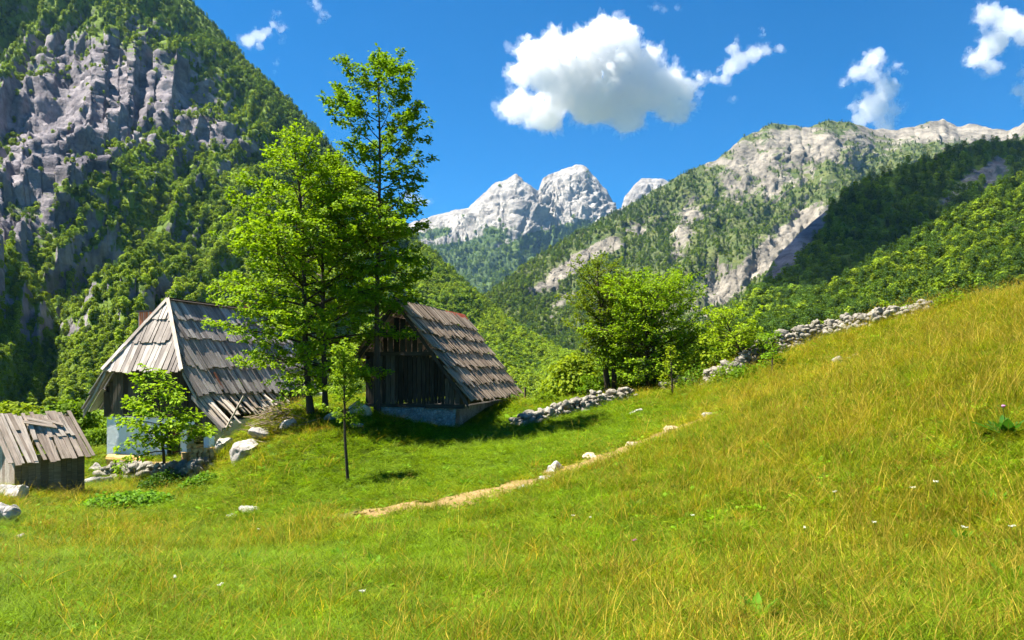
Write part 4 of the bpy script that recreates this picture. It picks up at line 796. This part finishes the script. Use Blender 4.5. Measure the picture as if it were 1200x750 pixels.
def build_barn():
    fr = Frame((-4.26, 28.0), 12); R = empty('barn', (0, 0, 0), 'small dark barn with steep shingled roof on a whitewashed stone base', 'barn')
    k = 1.354; zr = 2.60; dn = math.hypot(1, k); Lr = 9.6; FOOT.append((fr.o[0], fr.o[1], fr.u[0], fr.u[1], .35, 9.7, -1.6, 2.55))
    for sg, wmax, nc, seed in ((1, 2.74, 6, 31), (-1, 1.78, 4, 32)):
        mb = MB(); down = fr.v*sg/dn+np.array([0, 0, -k/dn]); nrm = fr.v*sg*k/dn+np.array([0, 0, 1/dn]); L = wmax*dn
        courses(mb, fr.p(0, 0, zr), fr.u, down, nrm, lambda t: (0, Lr), list(np.linspace(0, L, nc+1)), .20, seed=seed, lift=.11, th=.04, rag=.08, gap=.035, tilt=.022)
        o = mb.build('roof', M['barn_roof_wood'], R)
        if sg == 1:
            c = MB(); c.box(fr.p(-.02, -.15, zr+.06), fr.u*6.2, fr.v*.16, np.array([0, 0, .04])); c.build('ridge_board', M['dark_wood'], o)
            c = MB(); a = 6.3
            for q in range(4): c.box(fr.p(a, -.03, zr+.115+.012*q), fr.u*.82, (down*.30), nrm*.012); c.box(fr.p(a, -.03, zr+.10), fr.u*.8, -fr.v*.2-np.array([0, 0, .2]), np.array([0, 0, .012])); a += .80
            c.build('ridge_sheet', M['rust'], o)['label'] = 'rusty red metal ridge cover'
        v = MB(); a = fr.p(.06, sg*.02, zr-.02); b = fr.p(.06, sg*wmax, zr-wmax*k-.02); v.box(a, b-a, np.array([0, 0, -.20]), fr.u*.05); v.build('barge_board', M['dark_wood'], R)
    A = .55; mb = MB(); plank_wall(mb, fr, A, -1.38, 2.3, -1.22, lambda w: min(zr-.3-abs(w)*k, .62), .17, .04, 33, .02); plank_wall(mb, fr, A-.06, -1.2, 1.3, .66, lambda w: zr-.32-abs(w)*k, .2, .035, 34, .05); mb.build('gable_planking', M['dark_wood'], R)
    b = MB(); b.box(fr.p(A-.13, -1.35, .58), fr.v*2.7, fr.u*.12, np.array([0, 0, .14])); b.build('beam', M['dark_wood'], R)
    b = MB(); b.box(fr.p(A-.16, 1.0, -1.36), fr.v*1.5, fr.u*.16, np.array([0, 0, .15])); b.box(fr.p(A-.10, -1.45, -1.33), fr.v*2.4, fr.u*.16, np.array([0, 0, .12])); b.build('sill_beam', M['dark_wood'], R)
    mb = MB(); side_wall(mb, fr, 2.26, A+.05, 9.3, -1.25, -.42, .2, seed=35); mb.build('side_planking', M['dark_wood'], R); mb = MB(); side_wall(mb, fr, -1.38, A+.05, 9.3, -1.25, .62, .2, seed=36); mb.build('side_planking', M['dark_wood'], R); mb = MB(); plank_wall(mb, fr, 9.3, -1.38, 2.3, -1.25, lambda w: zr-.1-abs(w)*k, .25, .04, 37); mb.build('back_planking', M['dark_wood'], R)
    n = 40; mm = 14; gx = np.linspace(-.95, 2.15, n); gz = np.linspace(-2.75, -1.30, mm); X, Z = np.meshgrid(gx, gz); bul = .10*fbm(np.stack([X*3, Z*3, X*0], -1), 4)+.10*np.clip((-1.3-Z)/1.2, 0, 1)
    V = np.stack([fr.o[0]+fr.u[0]*(A-.04-bul)+fr.v[0]*X, fr.o[1]+fr.u[1]*(A-.04-bul)+fr.v[1]*X, Z], -1).reshape(-1, 3)
    Vb = V+fr.u*.6; ring = [i for i in range(n)]; fc = gridfaces(mm, n)
    tp = np.array([[(mm-1)*n+i, (mm-1)*n+i+1, (mm-1)*n+i+1+n*mm, (mm-1)*n+i+n*mm] for i in range(n-1)]); sd = np.array([[j*n+e, (j+1)*n+e, (j+1)*n+e+n*mm, j*n+e+n*mm] for j in range(mm-1) for e in (0, n-1)])
    link('foundation', npmesh('foundation', np.concatenate([V, Vb]), np.concatenate([fc, fc+n*mm, tp, sd])), M['foundation'], R)
    f = MB(); f.box(fr.p(A+.6, -1.2, -2.9), fr.u*8.2, fr.v*3.3, np.array([0, 0, 1.55])); f.build('plinth', M['rock'], R)
    b0 = fr.p(A, .3, 0); rebase(R, (b0[0], b0[1], -2.2))
    p = at(615, 470, 37.5); z = h1(p[0], p[1]); mb = MB(); mb.tube([(p[0], p[1], z-.2), (p[0]+.02, p[1], z+.9)], [.06, .05], 7); mb.build('fence_post', M['mid_wood']); tag(bpy.data.objects['fence_post'], 'single weathered wooden post at the far corner of the barn', 'post')

def build_shed():
    e0 = np.array([-13.32, 20.6]); e1 = np.array([-12.30, 22.05]); u = unit(e1-e0); n = np.array([u[1], -u[0]])      # n points to the camera side
    U = np.array([*u, 0]); Nn = np.array([*n, 0]); Lr = np.linalg.norm(e1-e0); R = empty('shed', (0, 0, 0), 'little plank shed with ragged silver boards for a roof, at the picture edge', 'shed')
    ze = -2.40; run, rise = 1.0, 1.12; dn = math.hypot(run, rise); E = np.array([e0[0], e0[1], ze]); top = E-Nn*run+np.array([0, 0, rise]); down = (Nn*run+np.array([0, 0, -rise]))/dn; nrm = (Nn*rise+np.array([0, 0, run]))/dn
    mb = MB(); r = np.random.default_rng(40); a = -.25
    while a < Lr+.1:
        w = r.uniform(.08, .16); up = r.uniform(-.16, .16); lo = r.normal(0, .05); mb.box(top+U*a+down*up+nrm*r.uniform(0, .03), down*(dn+.12+lo-up)+U*r.normal(.10, .05), U*(w-.012), nrm*.028); a += w
    for q in range(9): a = r.uniform(-.2, Lr-.1); t0 = r.uniform(-.1, .3); mb.box(top+U*a+down*t0+nrm*.05, down*r.uniform(.5, .8)+U*r.normal(.05, .06), U*.11, nrm*.022)
    for (a, t0, ln) in ((.5, .22, .8), (.62, .1, .6), (1.0, .15, .5)): mb.box(top+U*a+down*t0+nrm*.09, U*ln+down*.25, down*.1, nrm*.03)
    ro = mb.build('roof', M['shed_wood'], R)
    mb = MB(); back = -nrm*0
    for i in range(14): a = -.2+i*.15; mb.box(top+U*a-Nn*.02, -Nn*.8+np.array([0, 0, -.9]), U*.13, np.array([0, 0, .03]))
    mb.build('roof', M['shed_wood'], R)
    W = MB(); zb = -4.1; o = E-Nn*.16; a = .05; 
    while a < Lr-.06: w = r.uniform(.12, .2); W.box(np.array([*(o+U*a)[:2], zb]), U*(w-.01), -Nn*.035, np.array([0, 0, ze+.10-zb])); a += w
    W.build('front_wall', M['mid_wood'], R); W = MB()
    for end in (.05, Lr-.1):
        b = .0
        while b < 1.55: w = .15; h = ze+.12+rise*(b/run if b < run*.86 else (1.72-b/run))*.95; q = o+U*end-Nn*(b+.04); W.box(np.array([q[0], q[1], zb]), U*.035, -Nn*(w-.01), np.array([0, 0, h-zb])); b += w
        W.build('end_wall', M['shed_wood'], R); W = MB()
    rebase(R, (e0[0]-n[0]*.8, e0[1]-n[1]*.8, -3.7))
    FOOT.append((e0[0], e0[1], u[0], u[1], 0, Lr, -1.7, -.1))

# ------------------------------------------------------------------ small plants
def build_plants():
    # clumps of leaves: nettles and shrubs
    def clump(name, label, cat, base, R, h, n, leaf, color, seed, group=None):
        r = np.random.default_rng(seed); a = r.uniform(0, 6.28, n); q = np.sqrt(r.random(n)); x = np.cos(a)*q*R[0]; y = np.sin(a)*q*R[1]; gx = x+base[0]; gy = y+base[1]
        z = H(gx, gy)-base[2]+h*r.uniform(.15, 1, n)*np.sqrt(1.05-q*q)*(1+.3*fbm(np.stack([x*3, y*3, x*0], -1), 2)); P = np.stack([x, y, z], -1); N = np.array([0, 0, 1.])+r.normal(0, .5, (n, 3)); D = np.cross(N, r.normal(size=(n, 3)))
        ro = empty(name, base, label, cat, group); c = link('foliage', leaves_mesh(P, D, N, leaf*r.uniform(.6, 1.3, n), 'foliage', .36), M['leaf'], ro); c.color = (*color, 1)
        st = []
        for i in range(0, 40): j = r.integers(0, n); st.append((np.array([[x[j]*.9, y[j]*.9, H(gx[j:j+1], gy[j:j+1])[0]-base[2]-.05], [x[j], y[j], z[j]]]), np.array([.006, .004])))
        s = link('stem', tubes_mesh(st, 'stem'), M['bark'], ro); s['kind'] = 'stuff'; return ro
    g = ground_px(150, 596); clump('nettle_patch', 'wide low patch of bright green nettles in front of the terrace', 'nettles', g, (1.15, .9), .42, 2600, .11, (.12, .26, .02), 1)
    g = ground_px(190, 574); clump('shrub', 'dark low shrub at the foot of the young walnut tree', 'shrub', g, (.75, .5), .55, 1600, .09, (.05, .12, .012), 2)
    g = ground_px(232, 572); clump('shrub', 'small green weeds below the firewood pile', 'shrub', g, (.6, .4), .4, 900, .09, (.10, .22, .015), 3)
    for i, (px, py, rx, h, lb) in enumerate(((815, 455, .8, .9, 'light shrub growing over the stub of stone wall'), (850, 452, .7, .8, 'shrub under the leaning tree at the wall foot'), (868, 448, .7, .6, 'low shrub right below the slanted trunk'), (640, 474, .6, .5, 'low weeds between the barn and the dark tree'), (770, 458, .8, .9, 'yellowish shrub under the wide bright tree'), (745, 462, .5, .7, 'weedy shrub beside the end of the low stone wall'), (1060, 372, .9, .5, 'leafy weeds behind the top of the boulder wall'), (1112, 362, .8, .6, 'green fern clump at the upper end of the boulder wall'))):
        clump('shrub', lb, 'shrub', ground_px(px, py), (rx, rx*.7), h, 1000, .10, (.14, .23, .012) if i % 2 else (.10, .20, .012), 10+i, 'shrubs along the stone walls')
    # broad-leaved plant with a pink flower near the picture edge
    def dock(seed, n, L, color):
        r = np.random.default_rng(seed); V = []; Q = []; c = 0
        for i in range(n):
            a = i*2.4+r.normal(0, .2); e = r.uniform(.55, 1.25); l = L*r.uniform(.65, 1.1); d = np.array([math.cos(a)*math.cos(e), math.sin(a)*math.cos(e), math.sin(e)]); sd = np.array([-math.sin(a), math.cos(a), 0]); w = l*.19
            for k, f in enumerate((0, .25, .5, .75, 1)):
                p = d*l*f+np.array([math.cos(a), math.sin(a), -.5])*.22*l*f*f; ww = w*(.25, .85, 1, .7, .05)[k]; up = np.array([0, 0, .04*l]); V += [p-sd*ww+up, p, p+sd*ww+up]
            for k in range(4): Q += [(c+k*3, c+k*3+1, c+k*3+4, c+k*3+3), (c+k*3+1, c+k*3+2, c+k*3+5, c+k*3+4)]
            c += 15
        return npmesh('leaf', np.array(V), np.array(Q), True)
    g = ground_px(1180, 516); R = empty('broadleaf_plant', g, 'large dark broad-leaved plant with a pink flower head, in the tall meadow grass', 'plant')
    o = link('foliage', dock(1, 13, .36, None), M['leaf'], R); o.color = (.05, .16, .02, 1)
    st = link('stem', tubes_mesh([(np.array([[0, 0, 0], [-.03, 0, .25], [-.05, 0, .40]]), np.array([.008, .006, .004]))], 'stem'), M['leaf'], R); st.color = (.08, .15, .02, 1)
    V, Fc = rockmesh(5, (.035, .035, .025), 2); f = link('flower', npmesh('flower', V+np.array([-.05, 0, .41]), Fc), M['petal'], R); f.color = (.55, .25, .5, 1)
    r = np.random.default_rng(3); pd = dock(2, 9, .2, None); proto = None
    spots = [(405, 590, 'beside the base of the slim young tree'), (503, 572, 'dark, beside the hollow above the path'), (545, 570, 'on the dry hump above the path'), (300, 640, 'in the front meadow below the rounded boulder'), (345, 625, 'between the rounded boulder and the path'), (395, 655, 'in the middle of the front meadow'), (285, 662, 'lower in the front meadow'), (440, 668, 'below the start of the path'), (885, 735, 'at the bottom edge near the dry stems'), (1005, 480, 'pale, in the tall meadow under the stone heap'), (1130, 640, 'among tall grass below the pink-flowered plant'), (1165, 600, 'right below the pink-flowered plant'), (960, 600, 'amid the tall meadow'), (745, 600, 'in the meadow below the path steps'), (1185, 690, 'at the lower corner of the tall meadow')]
    for i, (px, py, w) in enumerate(spots):
        g = ground_px(px, py); s = r.uniform(.8, 1.25)
        if i == 0: proto = link('herb_plant', pd, M['leaf'], None, g); o = proto; o.scale = (s,)*3
        else: o = proto.copy(); COL.objects.link(o); o.location = g; o.scale = (s,)*3; o.rotation_euler = (0, 0, r.uniform(0, 6))
        o.color = (.06, .17, .014, 1) if 'dark' in w else (.10, .24, .012, 1); tag(o, 'leafy green weed '+w, 'weed', 'leafy weeds in the meadow')
    # white yarrow heads
    Vs = []; Fs = []; c = 0; rr = np.random.default_rng(9)
    for i in range(14):
        V, Fc = ROCKLIB[i % 10]; Vs.append(V*.008+np.array([rr.normal(0, .018), rr.normal(0, .018), rr.normal(.30, .004)])); Fs.append(Fc+c); c += len(V)
    head = npmesh('flower_head', np.concatenate(Vs), np.concatenate(Fs)); stem = tubes_mesh([(np.array([[0, 0, -.05], [.01, 0, .15], [0, 0, .3]]), np.array([.004, .003, .003]))], 'stem'); proto = None
    for i, (px, py, lb, colr) in enumerate(((1097, 582, 'wide white yarrow flower, largest in the tall meadow', 1), (1070, 588, 'white yarrow flower beside the widest one', 1), (978, 590, 'white yarrow flower alone in the tall meadow', 1), (943, 636, 'white yarrow flower low among the tall grass', 1), (1130, 640, 'cream flower head below the widest yarrow', 1), (672, 615, 'white flower below the white pointed stone', 1), (692, 618, 'white flower under the path steps', 1), (812, 618, 'pale flower in the meadow below the ochre steps', 1), (743, 650, 'small pink clover flower in the front meadow', 0), (258, 712, 'white flower at the bottom of the front meadow', 1), (205, 700, 'white daisy low in the front meadow', 1), (303, 625, 'white flower just below the rounded boulder', 1), (425, 722, 'white flower at the bottom edge of the meadow', 1), (1025, 632, 'cream yarrow flower between the taller stems', 1), (1186, 640, 'cream flower at the edge of the tall meadow', 1))):
        g = ground_px(px, py+12); 
        if proto is None:
            proto = empty('yarrow_flower', g); link('flower_head', head, M['petal'], proto); link('stem', stem, M['leaf'], proto); o = proto
        else: o = dup(proto, g, i)
        s = 1.0 if i == 0 else .62; o.scale = (s, s, .85)
        for ch in o.children: ch.color = ((.8, .8, .72, 1) if colr else (.6, .2, .5, 1)) if ch.name.startswith('flower') else (.09, .17, .02, 1)
        tag(o, lb, 'flower', 'wild flowers in the meadow')
    # brushwood heaped on the bank beside the lean-to
    r = np.random.default_rng(33); mb = MB()
    for i in range(420):
        g = ground_px(r.normal(300, 17), r.uniform(482, 512)); p = g+np.array([0, r.normal(.5, .5), r.uniform(0, .4)]); p[2] = h1(p[0], p[1])+abs(r.normal(0, .22)); a = r.uniform(0, 6.28); d = np.array([math.cos(a), math.sin(a)*.6, r.normal(0, .25)])*r.uniform(.25, .7)
        mb.tube([p-d/2, p+d*.05+r.normal(0, .02, 3), p+d/2], [.012, .010, .004], 4, False)
    tag(mb.build('brushwood_pile', M['brush']), 'heap of dry grey brushwood on the bank beside the collapsed roof edge', 'brushwood')

# ------------------------------------------------------------------ clouds
def cloud_mat(name, dens):
    t = NT(name); v = t.n('ShaderNodeVolumeScatter', {'Color': (.925, .925, .935, 1), 'Density': dens, 'Anisotropy': .15}); t.t.links.new(v.outputs[0], t.out.inputs['Volume']); return t.m
def cloud(label, blobs, d, dens, seed, amp=1.0, vox=None, world=None, frag=1.0):
    """blobs: (px, py, r[px]) puffs at distance d"""
    r = np.random.default_rng(seed); bm = bmesh.new(); k = d/F
    puffs = []
    for (px, py, rad) in blobs:
        c = at(px, py, d)+np.array([0, r.normal(0, rad*k*.35), 0]) if world is None else np.array([px, py, world]); rr = rad*k if world is None else rad
        puffs.append((c, rr*.93, 3))
        for _ in range(int(9*frag)):
            q = unit(r.normal(size=3)); q[2] = q[2] if q[2] > -.3 else -q[2]*.5
            puffs.append((c+q*rr*r.uniform(.75, 1.15)*np.array([1, .8, .9]), rr*r.uniform(.12, .42), 2))
    for (c, rr, sub) in puffs:
        for q in bmesh.ops.create_icosphere(bm, subdivisions=sub, radius=rr)['verts']: q.co = Vector((q.co.x, q.co.y*.8, q.co.z*.9))+Vector(c)
    me = bpy.data.meshes.new('cloud'); bm.to_mesh(me); bm.free(); o = link('cloud', me)
    co = np.array([v.co[:] for v in me.vertices]); size = (co.max(0)-co.min(0)).max()
    md = o.modifiers.new('r', 'REMESH'); md.mode = 'VOXEL'; md.voxel_size = size/(vox or 170); dg = bpy.context.evaluated_depsgraph_get(); me2 = bpy.data.meshes.new_from_object(o.evaluated_get(dg)); o.modifiers.clear()
    n = len(me2.vertices); V = np.empty(n*3, np.float32); me2.vertices.foreach_get('co', V); V = V.reshape(-1, 3).astype(float); N = np.empty(n*3, np.float32); me2.vertex_normals.foreach_get('vector', N); N = N.reshape(-1, 3)
    npoly = len(me2.polygons); L = np.empty(len(me2.loops), np.int32); me2.loops.foreach_get('vertex_index', L); LT = np.empty(npoly, np.int32); me2.polygons.foreach_get('loop_total', LT); LS_ = np.empty(npoly, np.int32); me2.polygons.foreach_get('loop_start', LS_)
    q4 = LS_[LT == 4]; q3 = LS_[LT == 3]; F4 = L[q4[:, None]+np.arange(4)]; F3 = L[q3[:, None]+np.arange(3)]
    s = k if world is None else size/250; Q = V/s; b1 = np.abs(perlin(Q*.033+seed))*8+np.abs(perlin(Q*.075+seed*2))*5.5+np.abs(perlin(Q*.16))*4+np.abs(perlin(Q*.35))*2.8+np.abs(perlin(Q*.75))*1.6; w = fbm(Q*.02+5, 3)*6
    core = V+N*((b1-8.5+w)*s*amp)[:, None]
    wis = fbm(Q*.05+11, 5, .72)*17+fbm(Q*.2+3, 4, .75)*8; halo = V+N*((b1*.8-5+w+wis)*s*amp)[:, None]
    bpy.data.meshes.remove(me2); fc = [f for f in (F4, F3) if len(f)]
    me = npmesh('cloud', np.concatenate([core, halo]), fc+[f+n for f in fc]); o.data = me
    me.materials.append(cloud_mat('cloud_core', dens)); me.materials.append(cloud_mat('cloud_fringe', dens*.22))
    mi = np.concatenate([np.full(len(f), 0) for f in fc]+[np.full(len(f), 1) for f in fc]).astype(np.int32); me.polygons.foreach_set('material_index', mi); me.update()
    return tag(o, label, 'cloud', 'fair weather clouds')
def build_clouds():
    K = 7500/F
    cloud('largest white cumulus with a flat grey underside, over the far summits', [(625, 62, 24), (650, 58, 26), (612, 88, 20), (608, 128, 24), (640, 120, 32), (640, 90, 30), (675, 80, 36), (690, 50, 26), (702, 32, 18), (720, 50, 26), (735, 62, 24), (752, 80, 26), (700, 80, 34), (715, 85, 30), (672, 105, 34), (700, 115, 40), (735, 135, 28), (745, 105, 36), (780, 110, 32), (785, 88, 20), (790, 135, 20), (805, 100, 16), (820, 95, 9), (765, 65, 12)], 7500, .0085, 1, 1.0, 230)
    cloud('ragged white cloud joined to the side of the largest cumulus', [(838, 93, 8), (850, 92, 10), (858, 78, 14), (868, 70, 14), (858, 58, 11), (882, 66, 13), (897, 58, 10), (912, 56, 7), (895, 42, 5), (895, 34, 4), (860, 116, 5)], 7600, .0045, 2, .55, 130)
    cloud('white cloud sitting just above the rocky mountain crest', [(1030, 65, 10), (1018, 75, 13), (1003, 88, 14), (990, 98, 9), (1020, 90, 12), (1040, 105, 20), (1025, 125, 22), (1000, 125, 10), (1008, 138, 12), (1048, 128, 14), (1040, 145, 14), (1050, 80, 7), (1060, 85, 5)], 7800, .0045, 3, .7, 140)
    cloud('bright cloud high in the corner of the sky', [(1155, 20, 15), (1148, 12, 9), (1175, 30, 18), (1165, 50, 20), (1150, 65, 15), (1160, 80, 12), (1190, 30, 18), (1200, 45, 16), (1140, 75, 9), (1215, 30, 20)], 7600, .005, 4, .7, 140)
    cloud('small cloud cut by the picture edge below the corner cloud', [(1200, 85, 10), (1196, 105, 10), (1205, 118, 12), (1215, 95, 14)], 7600, .005, 5, .7, 90)
    cloud('small bright cloud beside the shoulder of the cliff mountain', [(290, 46, 10), (303, 42, 11), (312, 38, 9), (320, 26, 8), (328, 32, 8), (326, 18, 6), (305, 55, 6), (330, 45, 5)], 7800, .004, 6, .5, 110)
    cloud('thin wisp of cloud at the top of the sky above the tall tree', [(372, 8, 6), (378, 16, 6), (376, 26, 6), (384, 20, 5), (368, 2, 5)], 7600, .003, 7, .5, 80)
    cloud('tiny faint wisp near the cliff shoulder, under the small bright cloud', [(325, 76, 5), (322, 84, 4), (326, 70, 3)], 8000, .002, 8, .45, 60)
    cloud('little cloud peeping over the summits behind the tall tree', [(478, 232, 9), (490, 236, 9), (486, 228, 6), (500, 238, 6)], 9500, .003, 9, .5, 70)
    cloud('faint torn cloud at the upper edge above the largest cumulus', [(768, 10, 6), (778, 12, 6), (793, 10, 5), (760, 8, 4)], 7600, .002, 10, .45, 70)
    # unseen overhead cloud, added and shaped to cast shade on the wooded spur
    t = (2300-150)/SUN[2]; pts = []
    for f in np.linspace(0, 1, 9): x = 215+f*620; y = 690+f*500; pts.append((x+SUN[0]*t, y+SUN[1]*t, 125+30*math.sin(f*9)))
    cloud('unseen cloud added overhead to shade the wooded spur', pts, 0, .011, 12, .5, 60, 2300)

# ------------------------------------------------------------------ assemble
build_house(); build_barn(); build_shed(); build_stones(); build_trees(); build_plants(); make_grass()
D = build_mountains(); near_forest(D[4], D[0]); build_clouds()

HAZE = 2.2e-5
if HAZE:
    hb = MB(); hb.box((-9300, -3200, -62), (18600, 0, 0), (0, 12500, 0), (0, 0, 1842)); t = NT('thin_air'); v = t.n('ShaderNodeVolumePrincipled', {'Color': (.30, .58, 1, 1), 'Density': HAZE}); t.t.links.new(v.outputs[0], t.out.inputs['Volume'])
    hz = hb.build('haze', t.m); tag(hz, kind='stuff')
w = bpy.data.worlds.new('World'); S.world = w; w.use_nodes = True; nt = w.node_tree; bg = nt.nodes['Background']
sk = nt.nodes.new('ShaderNodeTexSky'); sk.sky_type = 'NISHITA'; sk.sun_disc = False; sk.sun_elevation = SUN_EL; sk.sun_rotation = -SUN_AZ
sk.air_density = 1.0; sk.dust_density = 0.0; sk.ozone_density = 5.0; sk.altitude = 1500
hs = nt.nodes.new('ShaderNodeHueSaturation'); hs.inputs['Saturation'].default_value = 3.2; hs.inputs['Value'].default_value = .55
nt.links.new(sk.outputs[0], hs.inputs['Color']); nt.links.new(hs.outputs[0], bg.inputs[0]); bg.inputs[1].default_value = .08
sl = bpy.data.lights.new('sun', 'SUN'); sl.energy = 5.0; sl.angle = math.radians(.5); sl.color = (1, .94, .82); so = bpy.data.objects.new('sun', sl); COL.objects.link(so)
so.rotation_euler = Vector(-SUN).to_track_quat('-Z', 'Y').to_euler(); so.location = (0, 0, 50)
cam = bpy.data.cameras.new('camera'); co = bpy.data.objects.new('camera', cam); COL.objects.link(co); co.rotation_euler = (math.radians(90), 0, 0)
cam.sensor_width = 36; cam.lens = 36*F/1200; cam.shift_y = (HOR-375)/1200; cam.clip_start = .05; cam.clip_end = 60000; S.camera = co
S.view_settings.view_transform = 'Standard'; S.view_settings.look = 'None'; S.view_settings.exposure = 1.92; S.view_settings.gamma = 1
S.render.engine = 'CYCLES'; cy = S.cycles; cy.use_adaptive_sampling = True; cy.adaptive_threshold = .025; cy.max_bounces = 7; cy.diffuse_bounces = 2; cy.glossy_bounces = 2; cy.transmission_bounces = 4; cy.volume_bounces = 5; cy.transparent_max_bounces = 8; cy.use_denoising = True
